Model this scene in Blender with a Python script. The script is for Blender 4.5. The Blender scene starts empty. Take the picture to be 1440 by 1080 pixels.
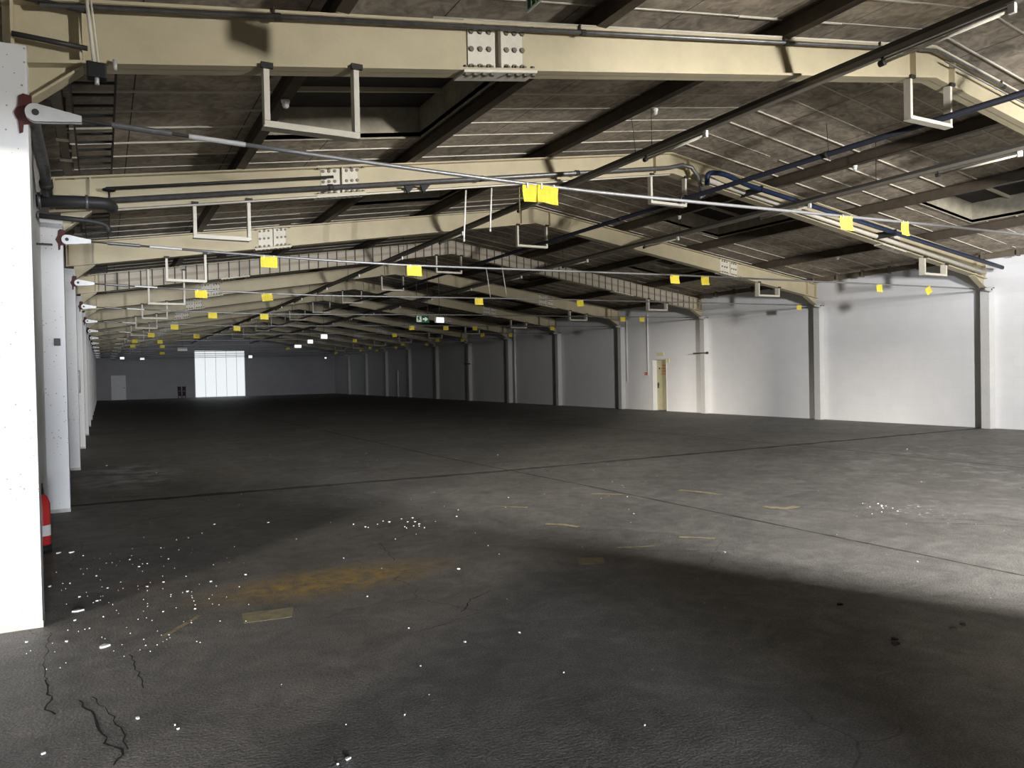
import bpy, bmesh, math, random
from mathutils import Vector, Matrix
random.seed(7)
S = bpy.context.scene
C = S.collection
PI = math.pi

# ------------------------------------------------------------------ camera
F_PX, YAW, PITCH, ROLL, CAM_H = 1071.0, 0.4937, -0.0147, -0.0199, 1.605
fw = Vector((math.sin(YAW)*math.cos(PITCH), math.cos(YAW)*math.cos(PITCH), math.sin(PITCH)))
r0 = Vector((math.cos(YAW), -math.sin(YAW), 0)); u0 = r0.cross(fw)
rt = math.cos(ROLL)*r0 + math.sin(ROLL)*u0
up = -math.sin(ROLL)*r0 + math.cos(ROLL)*u0
cd = bpy.data.cameras.new('camera'); cam = bpy.data.objects.new('camera', cd); C.objects.link(cam)
cam.matrix_world = Matrix(((rt.x, up.x, -fw.x, 0), (rt.y, up.y, -fw.y, 0), (rt.z, up.z, -fw.z, CAM_H), (0, 0, 0, 1)))
cd.sensor_fit = 'HORIZONTAL'; cd.sensor_width = 36.0; cd.lens = 36.0*F_PX/1440.0
cd.clip_start = 0.05; cd.clip_end = 300
S.camera = cam

# ------------------------------------------------------------------ view, world, daylight
S.view_settings.view_transform = 'Standard'; S.view_settings.look = 'None'
S.view_settings.gamma = 1; S.view_settings.exposure = 0.0; S.view_settings.use_curve_mapping = False
w = bpy.data.worlds.new('sky'); S.world = w; w.use_nodes = True
w.node_tree.nodes['Background'].inputs['Color'].default_value = (0.62, 0.72, 1.0, 1)
w.node_tree.nodes['Background'].inputs['Strength'].default_value = 0.05

def daylight(name, loc, target, sx, sz, power, color):
    """daylight reaching in through one of the unseen openings near the camera"""
    l = bpy.data.lights.new(name, 'AREA'); l.shape = 'RECTANGLE'; l.size = sx; l.size_y = sz
    l.energy = power; l.color = color
    o = bpy.data.objects.new(name, l); C.objects.link(o)
    o.location = loc; d = Vector(target) - Vector(loc)
    o.rotation_euler = d.to_track_quat('-Z', 'Y').to_euler()
    return o
daylight('daylight_side_door', (-89.0, -76.0, 10.6), (6, 10, 1.0), 14.0, 20.5, 265000, (1.0, 0.915, 0.79))
daylight('daylight_front_door', (0.0, -9.0, 0.85), (1.5, 10, 1.8), 1.8, 1.1, 4900, (0.85, 0.90, 1.0))
daylight('daylight_high_window', (7.6, -3.7, 3.15), (13, 9, 2.2), 0.45, 0.8, 3900, (1.0, 0.985, 0.965))

# ------------------------------------------------------------------ materials
def nmat(name, col, rough=0.7, metal=0.0, noise=0.0, scale=6.0, spec=0.3, bump=0.0, bscale=40.0, stretch=None, dirt=None):
    m = bpy.data.materials.new(name); m.use_nodes = True
    nt = m.node_tree; b = nt.nodes['Principled BSDF']
    b.inputs['Base Color'].default_value = (*col, 1); b.inputs['Roughness'].default_value = rough
    b.inputs['Metallic'].default_value = metal; b.inputs['Specular IOR Level'].default_value = spec
    tc = nt.nodes.new('ShaderNodeTexCoord'); src = tc.outputs['Object']
    if stretch:
        mp = nt.nodes.new('ShaderNodeMapping'); mp.inputs['Scale'].default_value = stretch
        nt.links.new(src, mp.inputs['Vector']); src = mp.outputs['Vector']
    if noise > 0:
        n = nt.nodes.new('ShaderNodeTexNoise'); n.inputs['Scale'].default_value = scale; n.inputs['Detail'].default_value = 6
        n.inputs['Roughness'].default_value = 0.65
        nt.links.new(src, n.inputs['Vector'])
        r = nt.nodes.new('ShaderNodeValToRGB')
        d = dirt or tuple(c*(1-noise) for c in col)
        r.color_ramp.elements[0].position = 0.3; r.color_ramp.elements[0].color = (*d, 1)
        r.color_ramp.elements[1].position = 0.62; r.color_ramp.elements[1].color = (*col, 1)
        nt.links.new(n.outputs['Fac'], r.inputs['Fac']); nt.links.new(r.outputs['Color'], b.inputs['Base Color'])
    if bump > 0:
        n2 = nt.nodes.new('ShaderNodeTexNoise'); n2.inputs['Scale'].default_value = bscale; n2.inputs['Detail'].default_value = 4
        bp = nt.nodes.new('ShaderNodeBump'); bp.inputs['Strength'].default_value = bump; bp.inputs['Distance'].default_value = 0.02
        nt.links.new(tc.outputs['Object'], n2.inputs['Vector']); nt.links.new(n2.outputs['Fac'], bp.inputs['Height'])
        nt.links.new(bp.outputs['Normal'], b.inputs['Normal'])
    return m
def emat(name, col, strength):
    m = bpy.data.materials.new(name); m.use_nodes = True; b = m.node_tree.nodes['Principled BSDF']
    b.inputs['Base Color'].default_value = (*col, 1)
    b.inputs['Emission Color'].default_value = (*col, 1); b.inputs['Emission Strength'].default_value = strength
    return m

M = {}
M['cream'] = nmat('cream_steel_paint', (0.50, 0.435, 0.29), 0.55, noise=0.16, scale=2.2, bump=0.08, bscale=60)
M['cream_light'] = nmat('cream_bracket_paint', (0.66, 0.62, 0.52), 0.55, noise=0.12, scale=8)
M['cream_mid'] = nmat('taupe_band_paint', (0.36, 0.30, 0.22), 0.6, noise=0.1, scale=8)
M['purlin'] = nmat('dark_brown_steel', (0.085, 0.066, 0.048), 0.6, noise=0.35, scale=5)
M['eaves'] = nmat('brown_eaves_steel', (0.17, 0.14, 0.10), 0.6, noise=0.3, scale=5)
M['dark'] = nmat('dark_steel', (0.035, 0.034, 0.033), 0.5, noise=0.3, scale=9)
M['trunk'] = nmat('dark_trunking', (0.055, 0.052, 0.046), 0.5, noise=0.2, scale=6)
M['trunk_lip'] = nmat('grey_trunking_underside', (0.20, 0.18, 0.15), 0.55, noise=0.2, scale=6)
M['pipe'] = nmat('grey_galvanised_pipe', (0.20, 0.20, 0.20), 0.4, 0.6, noise=0.35, scale=12)
M['rod'] = nmat('galvanised_rod', (0.30, 0.30, 0.30), 0.4, 0.5, noise=0.15, scale=20)
M['bright'] = nmat('bright_zinc', (0.55, 0.55, 0.53), 0.4, 0.3, noise=0.1, scale=20)
M['bolt'] = nmat('bolt_steel', (0.17, 0.15, 0.12), 0.5, 0.2, noise=0.2, scale=30)
M['red'] = nmat('red_primer', (0.075, 0.018, 0.015), 0.6, noise=0.3, scale=14)
M['blue'] = nmat('dark_blue_pipe', (0.016, 0.030, 0.075), 0.4, noise=0.2, scale=8)
M['navy'] = nmat('black_blue_pipe', (0.014, 0.016, 0.026), 0.45, noise=0.2, scale=8)
M['yellow'] = nmat('yellow_paper', (0.82, 0.66, 0.06), 0.8, noise=0.07, scale=9)
M['white'] = nmat('white_plastic', (0.80, 0.79, 0.75), 0.45, noise=0.06, scale=9)
M['flake'] = nmat('white_paint_chip', (0.75, 0.75, 0.72), 0.8, noise=0.1, scale=30)
M['cladding'] = nmat('cream_cladding', (0.46, 0.41, 0.33), 0.6, noise=0.15, scale=5)
M['kerb'] = nmat('skylight_kerb_paint', (0.40, 0.36, 0.27), 0.7, noise=0.35, scale=4)
M['cover'] = nmat('dark_skylight_cover', (0.05, 0.045, 0.04), 0.8, noise=0.3, scale=4)
M['black'] = nmat('black_rubber', (0.016, 0.016, 0.018), 0.6, noise=0.2, scale=12)
M['extred'] = nmat('extinguisher_red', (0.55, 0.03, 0.03), 0.35, noise=0.08, scale=10)
M['label'] = nmat('white_label', (0.78, 0.78, 0.76), 0.6, noise=0.1, scale=60)
M['doorwhite'] = nmat('white_door_paint', (0.72, 0.72, 0.72), 0.5, noise=0.06, scale=3)
M['dooryellow'] = nmat('pale_yellow_door', (0.56, 0.52, 0.33), 0.55, noise=0.14, scale=5)
M['redtext'] = nmat('orange_red_lettering', (0.55, 0.16, 0.07), 0.7, noise=0.1, scale=40)
M['maroon'] = nmat('dark_maroon', (0.05, 0.012, 0.012), 0.6, noise=0.2, scale=9)
M['paleyellow'] = nmat('pale_yellow_sign', (0.72, 0.68, 0.42), 0.6, noise=0.05, scale=9)
M['green'] = nmat('exit_sign_green', (0.02, 0.11, 0.05), 0.5, noise=0.05, scale=9)
M['signwhite'] = nmat('exit_sign_white', (0.80, 0.84, 0.70), 0.5, noise=0.05, scale=9)
M['tape'] = nmat('worn_yellow_floor_paint', (0.44, 0.37, 0.19), 0.85, noise=0.5, scale=14, dirt=(0.17, 0.155, 0.12))
M['faded'] = nmat('faded_yellow_floor_paint', (0.34, 0.29, 0.16), 0.85, noise=0.45, scale=14, dirt=(0.19, 0.175, 0.14))
M['crack'] = nmat('dark_crack', (0.022, 0.021, 0.020), 0.95, noise=0.3, scale=20)
M['joint'] = nmat('dark_joint_filler', (0.085, 0.078, 0.07), 0.95, noise=0.5, scale=7, dirt=(0.03, 0.027, 0.025))
M['panel'] = emat('daylit_translucent_panel', (0.90, 0.95, 0.97), 0.80)
M['lit'] = emat('lit_lamp_cover', (1.0, 0.99, 0.93), 1.1)
M['litdim'] = emat('dim_lamp_cover', (0.62, 0.66, 0.56), 0.18)

def concrete_white(name, col, pit=0.35):
    m = nmat(name, col, 0.75, noise=0.08, scale=1.6, bump=0.06, bscale=90)
    nt = m.node_tree; b = nt.nodes['Principled BSDF']
    base = b.inputs['Base Color'].links[0].from_socket
    tc = [n for n in nt.nodes if n.type == 'TEX_COORD'][0]
    v = nt.nodes.new('ShaderNodeTexVoronoi'); v.inputs['Scale'].default_value = 21
    nt.links.new(tc.outputs['Object'], v.inputs['Vector'])
    n = nt.nodes.new('ShaderNodeTexNoise'); n.inputs['Scale'].default_value = 2.5; nt.links.new(tc.outputs['Object'], n.inputs['Vector'])
    mul = nt.nodes.new('ShaderNodeMath'); mul.operation = 'MULTIPLY_ADD'
    nt.links.new(n.outputs['Fac'], mul.inputs[0]); mul.inputs[1].default_value = 0.55; mul.inputs[2].default_value = -0.18
    lt = nt.nodes.new('ShaderNodeMath'); lt.operation = 'LESS_THAN'
    nt.links.new(v.outputs['Distance'], lt.inputs[0]); nt.links.new(mul.outputs[0], lt.inputs[1])
    mx = nt.nodes.new('ShaderNodeMixRGB'); mx.inputs['Color2'].default_value = (*[c*pit for c in col], 1)
    nt.links.new(lt.outputs[0], mx.inputs['Fac']); nt.links.new(base, mx.inputs['Color1']); nt.links.new(mx.outputs[0], b.inputs['Base Color'])
    return m
M['pillar'] = concrete_white('pitted_white_concrete', (0.61, 0.605, 0.59))

def wall_paint():
    m = nmat('painted_block_wall', (0.80, 0.80, 0.81), 0.8, noise=0.07, scale=0.9, bump=0.0)
    nt = m.node_tree; b = nt.nodes['Principled BSDF']; base = b.inputs['Base Color'].links[0].from_socket
    tc = [n for n in nt.nodes if n.type == 'TEX_COORD'][0]
    sx = nt.nodes.new('ShaderNodeSeparateXYZ'); nt.links.new(tc.outputs['Object'], sx.inputs[0])
    ad = nt.nodes.new('ShaderNodeMath'); ad.operation = 'ADD'; nt.links.new(sx.outputs['X'], ad.inputs[0]); nt.links.new(sx.outputs['Y'], ad.inputs[1])
    cb = nt.nodes.new('ShaderNodeCombineXYZ'); nt.links.new(ad.outputs[0], cb.inputs['X']); nt.links.new(sx.outputs['Z'], cb.inputs['Y'])
    br = nt.nodes.new('ShaderNodeTexBrick'); br.inputs['Scale'].default_value = 1.0
    br.inputs['Brick Width'].default_value = 0.5; br.inputs['Row Height'].default_value = 0.25
    br.inputs['Mortar Size'].default_value = 0.008; br.inputs['Color1'].default_value = (1, 1, 1, 1); br.inputs['Color2'].default_value = (0.985, 0.985, 0.985, 1)
    br.inputs['Mortar'].default_value = (0.962, 0.962, 0.962, 1)
    nt.links.new(cb.outputs[0], br.inputs['Vector'])
    mx = nt.nodes.new('ShaderNodeMixRGB'); mx.blend_type = 'MULTIPLY'; mx.inputs['Fac'].default_value = 1
    nt.links.new(base, mx.inputs['Color1']); nt.links.new(br.outputs['Color'], mx.inputs['Color2']); nt.links.new(mx.outputs[0], b.inputs['Base Color'])
    return m
M['wall'] = wall_paint()
M['frontdark'] = nmat('dark_unseen_front_wall', (0.12, 0.085, 0.07), 0.85, noise=0.3, scale=5)  # dark colour picked for the unseen front wall to cut bounce light
M['wallback'] = nmat('grey_back_wall_paint', (0.38, 0.38, 0.395), 0.8, noise=0.1, scale=0.8)

def roof_mat():
    m = nmat('wood_wool_roof_panels', (0.53, 0.455, 0.355), 0.9, noise=0.45, scale=0.9, bump=0.25, bscale=25, stretch=(1.4, 1.0, 1.0))
    nt = m.node_tree; b = nt.nodes['Principled BSDF']; base = b.inputs['Base Color'].links[0].from_socket
    tc = [n for n in nt.nodes if n.type == 'TEX_COORD'][0]
    # fine swirls of the boards
    n3 = nt.nodes.new('ShaderNodeTexNoise'); n3.inputs['Scale'].default_value = 5; n3.inputs['Detail'].default_value = 8; n3.inputs['Distortion'].default_value = 1.5
    nt.links.new(tc.outputs['Object'], n3.inputs['Vector'])
    r3 = nt.nodes.new('ShaderNodeValToRGB'); r3.color_ramp.elements[0].position = 0.35; r3.color_ramp.elements[0].color = (0.66, 0.66, 0.66, 1)
    r3.color_ramp.elements[1].position = 0.68; r3.color_ramp.elements[1].color = (1.2, 1.2, 1.2, 1)
    nt.links.new(n3.outputs['Fac'], r3.inputs['Fac'])
    mm = nt.nodes.new('ShaderNodeMixRGB'); mm.blend_type = 'MULTIPLY'; mm.inputs['Fac'].default_value = 1
    nt.links.new(base, mm.inputs['Color1']); nt.links.new(r3.outputs['Color'], mm.inputs['Color2'])
    sx = nt.nodes.new('ShaderNodeSeparateXYZ'); nt.links.new(tc.outputs['Object'], sx.inputs[0])
    def mod(sock, period, width, off=0.0):
        a = nt.nodes.new('ShaderNodeMath'); a.operation = 'ADD'; nt.links.new(sock, a.inputs[0]); a.inputs[1].default_value = 100.0+off
        d = nt.nodes.new('ShaderNodeMath'); d.operation = 'MODULO'; nt.links.new(a.outputs[0], d.inputs[0]); d.inputs[1].default_value = period
        l = nt.nodes.new('ShaderNodeMath'); l.operation = 'LESS_THAN'; nt.links.new(d.outputs[0], l.inputs[0]); l.inputs[1].default_value = width
        return l.outputs[0]
    # dark hairline joints between boards, along the building
    h = mod(sx.outputs['X'], 1.225, 0.012, 0.11)
    m2 = nt.nodes.new('ShaderNodeMixRGB'); m2.inputs['Color2'].default_value = (0.06, 0.052, 0.042, 1)
    nt.links.new(h, m2.inputs['Fac']); nt.links.new(mm.outputs[0], m2.inputs['Color1'])
    nt.links.new(m2.outputs[0], b.inputs['Base Color'])
    return m
M['roof'] = roof_mat()

def floor_mat():
    m = bpy.data.materials.new('stained_asphalt_floor'); m.use_nodes = True
    nt = m.node_tree; b = nt.nodes['Principled BSDF']; b.inputs['Roughness'].default_value = 0.62
    b.inputs['Specular IOR Level'].default_value = 0.28
    tc = nt.nodes.new('ShaderNodeTexCoord'); P = tc.outputs['Object']
    def noise(scale, detail=6, rough=0.6, dist=0.0):
        n = nt.nodes.new('ShaderNodeTexNoise'); n.inputs['Scale'].default_value = scale; n.inputs['Detail'].default_value = detail
        n.inputs['Roughness'].default_value = rough; n.inputs['Distortion'].default_value = dist
        nt.links.new(P, n.inputs['Vector']); return n.outputs['Fac']
    def ramp(s, p0, c0, p1, c1):
        r = nt.nodes.new('ShaderNodeValToRGB'); r.color_ramp.elements[0].position = p0; r.color_ramp.elements[0].color = (*c0, 1)
        r.color_ramp.elements[1].position = p1; r.color_ramp.elements[1].color = (*c1, 1)
        nt.links.new(s, r.inputs['Fac']); return r.outputs['Color']
    def mix(fac, c1, c2, mode='MIX'):
        x = nt.nodes.new('ShaderNodeMixRGB'); x.blend_type = mode
        if isinstance(fac, float): x.inputs['Fac'].default_value = fac
        else: nt.links.new(fac, x.inputs['Fac'])
        for k, c in (('Color1', c1), ('Color2', c2)):
            if isinstance(c, tuple): x.inputs[k].default_value = (*c, 1)
            else: nt.links.new(c, x.inputs[k])
        return x.outputs[0]
    def math_(op, a, b_=None):
        q = nt.nodes.new('ShaderNodeMath'); q.operation = op; q.use_clamp = (op != 'ADD' and op != 'SUBTRACT')
        for i, v in enumerate((a, b_)):
            if v is None: continue
            if isinstance(v, (int, float)): q.inputs[i].default_value = v
            else: nt.links.new(v, q.inputs[i])
        return q.outputs[0]
    base = ramp(noise(0.55, 5, 0.6), 0.32, (0.140, 0.134, 0.124), 0.68, (0.198, 0.190, 0.178))
    base = mix(1.0, base, ramp(noise(7, 8, 0.7, 0.6), 0.3, (0.80, 0.80, 0.80), 0.7, (1.12, 1.12, 1.12)), 'MULTIPLY')
    base = mix(1.0, base, ramp(noise(95, 2, 0.5), 0.32, (0.64, 0.64, 0.64), 0.66, (1.32, 1.32, 1.32)), 'MULTIPLY')
    base = mix(1.0, base, ramp(noise(2.3, 7, 0.72, 1.2), 0.36, (0.78, 0.78, 0.78), 0.66, (1.22, 1.21, 1.19)), 'MULTIPLY')
    scf = nt.nodes.new('ShaderNodeMapping'); scf.inputs['Scale'].default_value = (0.5, 3.2, 1); scf.inputs['Rotation'].default_value = (0, 0, 0.5); nt.links.new(P, scf.inputs['Vector'])
    sn = nt.nodes.new('ShaderNodeTexNoise'); sn.inputs['Scale'].default_value = 2.4; sn.inputs['Detail'].default_value = 9; sn.inputs['Roughness'].default_value = 0.75; nt.links.new(scf.outputs['Vector'], sn.inputs['Vector'])
    sr = nt.nodes.new('ShaderNodeValToRGB'); sr.color_ramp.elements[0].position = 0.60; sr.color_ramp.elements[1].position = 0.72; nt.links.new(sn.outputs['Fac'], sr.inputs['Fac'])
    base = mix(math_('MULTIPLY', sr.outputs['Color'], 0.45), base, (0.36, 0.36, 0.35))
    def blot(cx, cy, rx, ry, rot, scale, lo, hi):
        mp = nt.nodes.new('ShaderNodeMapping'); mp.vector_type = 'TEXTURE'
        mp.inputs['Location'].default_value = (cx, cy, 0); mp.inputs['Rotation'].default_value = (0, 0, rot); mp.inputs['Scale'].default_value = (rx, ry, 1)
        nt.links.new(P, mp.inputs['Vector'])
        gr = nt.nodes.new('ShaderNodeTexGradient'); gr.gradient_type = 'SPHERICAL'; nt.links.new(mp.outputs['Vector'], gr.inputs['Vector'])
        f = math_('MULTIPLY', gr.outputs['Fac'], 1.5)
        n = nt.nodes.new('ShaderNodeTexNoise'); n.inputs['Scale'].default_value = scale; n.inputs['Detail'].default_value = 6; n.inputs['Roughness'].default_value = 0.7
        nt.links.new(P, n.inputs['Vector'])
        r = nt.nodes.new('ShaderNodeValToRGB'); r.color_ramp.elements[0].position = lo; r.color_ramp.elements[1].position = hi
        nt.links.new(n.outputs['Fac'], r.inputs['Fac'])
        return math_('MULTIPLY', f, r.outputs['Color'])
    # sprayed yellow paint, worn patches, white lime stains by the left pillars
    base = mix(blot(1.55, 5.95, 1.2, 0.5, 0.05, 9, 0.36, 0.66), base, (0.46, 0.30, 0.075))
    base = mix(blot(1.5, 13.6, 0.9, 1.3, 0.2, 4, 0.48, 0.72), base, (0.24, 0.17, 0.08))
    base = mix(blot(4.6, 11.6, 1.8, 0.8, 0.4, 3, 0.45, 0.8), base, (0.22, 0.19, 0.15))
    base = mix(blot(0.25, 6.6, 0.35, 0.35, 0.0, 8, 0.42, 0.75), base, (0.30, 0.17, 0.13))
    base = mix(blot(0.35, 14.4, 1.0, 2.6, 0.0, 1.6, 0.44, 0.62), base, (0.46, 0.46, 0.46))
    base = mix(blot(2.9, 7.8, 0.5, 0.9, 0.5, 11, 0.60, 0.68), base, (0.55, 0.55, 0.53))
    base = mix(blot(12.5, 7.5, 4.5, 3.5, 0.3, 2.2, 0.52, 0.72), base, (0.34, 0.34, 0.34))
    base = mix(blot(7.8, 5.4, 0.6, 0.8, 0.3, 13, 0.58, 0.66), base, (0.58, 0.58, 0.56))
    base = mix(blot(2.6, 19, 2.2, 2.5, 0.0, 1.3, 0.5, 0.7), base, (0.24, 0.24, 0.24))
    base = mix(blot(8.5, 13.0, 2.8, 1.4, 0.0, 2.0, 0.5, 0.75), base, (0.22, 0.20, 0.17))
    # hairline cracking
    v = nt.nodes.new('ShaderNodeTexVoronoi'); v.feature = 'DISTANCE_TO_EDGE'; v.inputs['Scale'].default_value = 0.33
    nv = nt.nodes.new('ShaderNodeTexNoise'); nv.inputs['Scale'].default_value = 1.6; nv.inputs['Detail'].default_value = 5; nt.links.new(P, nv.inputs['Vector'])
    av = nt.nodes.new('ShaderNodeMixRGB'); av.blend_type = 'ADD'; av.inputs['Fac'].default_value = 0.55
    nt.links.new(P, av.inputs['Color1']); nt.links.new(nv.outputs['Color'], av.inputs['Color2']); nt.links.new(av.outputs[0], v.inputs['Vector'])
    cr = math_('LESS_THAN', v.outputs['Distance'], 0.0022)
    gate = math_('GREATER_THAN', noise(0.8, 2), 0.52)
    base = mix(math_('MULTIPLY', math_('MULTIPLY', cr, gate), 0.4), base, (0.03, 0.029, 0.028))
    # speckle of fine white grit
    vs = nt.nodes.new('ShaderNodeTexVoronoi'); vs.inputs['Scale'].default_value = 9; nt.links.new(P, vs.inputs['Vector'])
    sp = math_('LESS_THAN', vs.outputs['Distance'], math_('MULTIPLY', math_('GREATER_THAN', noise(1.7, 3), 0.60), 0.04))
    base = mix(math_('MULTIPLY', sp, 0.8), base, (0.5, 0.5, 0.48))
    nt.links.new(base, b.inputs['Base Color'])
    bp = nt.nodes.new('ShaderNodeBump'); bp.inputs['Strength'].default_value = 0.35; bp.inputs['Distance'].default_value = 0.01
    nt.links.new(noise(60, 3), bp.inputs['Height']); nt.links.new(bp.outputs['Normal'], b.inputs['Normal'])
    return m
M['floor'] = floor_mat()

# ------------------------------------------------------------------ mesh helpers
class MB:
    def __init__(s): s.bm = bmesh.new()
    def box(s, x0, x1, y0, y1, z0, z1):
        vs = [s.bm.verts.new(p) for p in ((x0,y0,z0),(x1,y0,z0),(x1,y1,z0),(x0,y1,z0),(x0,y0,z1),(x1,y0,z1),(x1,y1,z1),(x0,y1,z1))]
        for f in ((0,3,2,1),(4,5,6,7),(0,1,5,4),(1,2,6,5),(2,3,7,6),(3,0,4,7)): s.bm.faces.new([vs[i] for i in f])
        return s
    def prism(s, pts, y0, y1):            # polygon in the XZ plane pulled along Y
        a = [s.bm.verts.new((x, y0, z)) for x, z in pts]; b = [s.bm.verts.new((x, y1, z)) for x, z in pts]
        s.bm.faces.new(a); s.bm.faces.new(b[::-1]); n = len(pts)
        for i in range(n): s.bm.faces.new([a[i], b[i], b[(i+1) % n], a[(i+1) % n]])
        return s
    def prismx(s, pts, x0, x1):           # polygon in the YZ plane pulled along X
        a = [s.bm.verts.new((x0, y, z)) for y, z in pts]; b = [s.bm.verts.new((x1, y, z)) for y, z in pts]
        s.bm.faces.new(a); s.bm.faces.new(b[::-1]); n = len(pts)
        for i in range(n): s.bm.faces.new([a[i], b[i], b[(i+1) % n], a[(i+1) % n]])
        return s
    def prismz(s, pts, z0, z1):
        a = [s.bm.verts.new((x, y, z0)) for x, y in pts]; b = [s.bm.verts.new((x, y, z1)) for x, y in pts]
        s.bm.faces.new(a); s.bm.faces.new(b[::-1]); n = len(pts)
        for i in range(n): s.bm.faces.new([a[i], b[i], b[(i+1) % n], a[(i+1) % n]])
        return s
    def tube(s, pts, r, n=10, cap=True):
        pts = [Vector(p) for p in pts]; rs = r if isinstance(r, (list, tuple)) else [r]*len(pts)
        rings = []; ref = None
        for i, p in enumerate(pts):
            d = (pts[min(i+1, len(pts)-1)] - pts[max(i-1, 0)]).normalized()
            if ref is None: ref = Vector((0, 0, 1)) if abs(d.z) < 0.9 else Vector((1, 0, 0))
            a = (ref - d*ref.dot(d)).normalized(); b = d.cross(a); ref = a
            rings.append([s.bm.verts.new(p + rs[i]*(a*math.cos(2*PI*k/n) + b*math.sin(2*PI*k/n))) for k in range(n)])
        for i in range(len(rings)-1):
            for k in range(n): s.bm.faces.new([rings[i][k], rings[i][(k+1) % n], rings[i+1][(k+1) % n], rings[i+1][k]])
        if cap: s.bm.faces.new(rings[0][::-1]); s.bm.faces.new(rings[-1])
        return s
    def ball(s, c, r, sz=1.0):
        bmesh.ops.create_uvsphere(s.bm, u_segments=12, v_segments=8, radius=r, matrix=Matrix.Translation(c) @ Matrix.Diagonal((1, 1, sz, 1)))
        return s
    def mesh(s, name, mat, smooth=False, bevel=0.0):
        bmesh.ops.recalc_face_normals(s.bm, faces=s.bm.faces[:])
        if bevel: bmesh.ops.bevel(s.bm, geom=s.bm.edges[:], offset=bevel, segments=2, affect='EDGES', profile=0.6)
        me = bpy.data.meshes.new(name); s.bm.to_mesh(me); s.bm.free(); me.materials.append(M[mat] if isinstance(mat, str) else mat)
        if smooth:
            for p in me.polygons: p.use_smooth = True
        return me

def link(name, me, parent=None, loc=(0, 0, 0), label=None):  # one mesh object
    o = bpy.data.objects.new(name, me); C.objects.link(o); o.location = loc
    if parent: o.parent = parent
    if label: o['label'] = label
    return o
def tag(o, label, cat, group=None):
    o['label'] = label; o['category'] = cat
    if group: o['group'] = group
    return o
def thing(name, label, cat, loc, rotz=0.0, group=None):
    o = bpy.data.objects.new(name, None); C.objects.link(o); o.location = loc; o.rotation_euler = (0, 0, rotz); o.empty_display_size = 0.1
    return tag(o, label, cat, group)
def struct(name, me, parent=None):
    o = link(name, me, parent)
    if not parent: o['kind'] = 'structure'
    return o
def copy_tree(o, parent=None):
    c = o.copy(); C.objects.link(c)
    if parent: c.parent = parent
    for ch in list(o.children): copy_tree(ch, c)
    return c
def fillet(pts, r=0.08, n=5):
    pts = [Vector(p) for p in pts]; out = [pts[0]]
    for i in range(1, len(pts)-1):
        a, b, c = pts[i-1], pts[i], pts[i+1]
        p = b + (a-b).normalized()*min(r, (a-b).length*0.45); q = b + (c-b).normalized()*min(r, (c-b).length*0.45)
        for k in range(n+1):
            t = k/n; out.append((1-t)**2*p + 2*t*(1-t)*b + t*t*q)
    out.append(pts[-1]); return out
ORD = ['zeroth', 'first', 'second', 'third', 'fourth', 'fifth', 'sixth', 'seventh', 'eighth', 'ninth', 'tenth', 'eleventh', 'twelfth', 'thirteenth', 'fourteenth', 'fifteenth', 'sixteenth', 'seventeenth', 'eighteenth', 'nineteenth', 'twentieth']

# ------------------------------------------------------------------ setting-out
XL, XR, WL, WR, XA = -0.38, 19.1, -0.62, 19.32, 9.3
Y1, D, NF, YB, YF = 5.85, 5.0, 13, 71.0, -1.2
fy = lambda k: Y1 + D*(k-1)            # near face of pillar k
wy = lambda k: fy(k) + 0.15            # web of frame k
zt = lambda x: 5.585 - 0.15*abs(x-XA)  # top of rafter
zb = lambda x: 5.20 - 0.155*abs(x-XA)  # underside of rafter
zr = lambda x: 5.80 - 0.15*abs(x-XA)   # underside of roof
PURX = [1.73, 4.2, 6.65, 11.95, 14.4, 16.87]

# ------------------------------------------------------------------ floor
struct('floor', MB().box(-0.95, 19.7, YF-0.25, YB+0.3, -0.12, 0.0).mesh('floor', 'floor'))

# ------------------------------------------------------------------ walls
def poly_wall(name, mb, mat='wall'): return struct(name, mb.mesh(name, mat))
m = MB(); m.box(WL-0.3, WL, YF-0.2, 1.9, 0, 4.4); m.box(WL-0.3, WL, 1.9, Y1+0.02, 3.12, 4.4); m.box(WL-0.3, WL, Y1+0.02, YB, 0, 4.4)
poly_wall('wall_left', m, 'pillar')
DY0, DY1, DH = 23.20, 24.08, 2.04
m = MB(); zwr = 4.40
m.box(WR, WR+0.35, YF-0.2, DY0, 0, zwr); m.box(WR, WR+0.35, DY0, DY1, DH, zwr); m.box(WR, WR+0.35, DY1, YB, 0, zwr)
poly_wall('wall_right', m)
m = MB(); m.prism([(WL-0.3, 0), (WR+0.35, 0), (WR+0.35, 4.35), (XA, 5.9), (WL-0.3, 4.35)], YB, YB+0.3)
poly_wall('wall_back', m, 'wallback')
m = MB()                                # unseen wall behind the camera, doorway and window cut to shape the light
CX0, CX1, BX0, BX1 = -0.62, 1.92, 6.7, 11.5
m.box(CX1, BX0, YF-0.2, YF, 0, 3.15); m.box(CX1, 5.0, YF-0.2, YF, 3.15, 4.4); m.box(5.0, BX0, YF-0.2, YF, 3.45, 4.4); m.box(BX1, WR+0.35, YF-0.2, YF, 0, 4.4); m.box(WL-0.3, CX0, YF-0.2, YF, 0, 4.4)
m.box(CX0, CX1, YF-0.2, YF, 1.95, 4.4); m.box(BX0, BX1, YF-0.2, YF, 0, 1.75); m.box(BX0, 8.4, YF-0.2, YF, 3.6, 4.4); m.box(8.4, BX1, YF-0.2, YF, 3.78, 4.4); m.box(7.9, 8.36, YF-0.2, YF, 2.85, 3.27)  # last box: block added in the window to keep light off the far wall
m.prism([(WL-0.3, 4.39), (WR+0.35, 4.39), (XA, 5.9)], YF-0.2, YF)
poly_wall('wall_front', m, 'frontdark')

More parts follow.
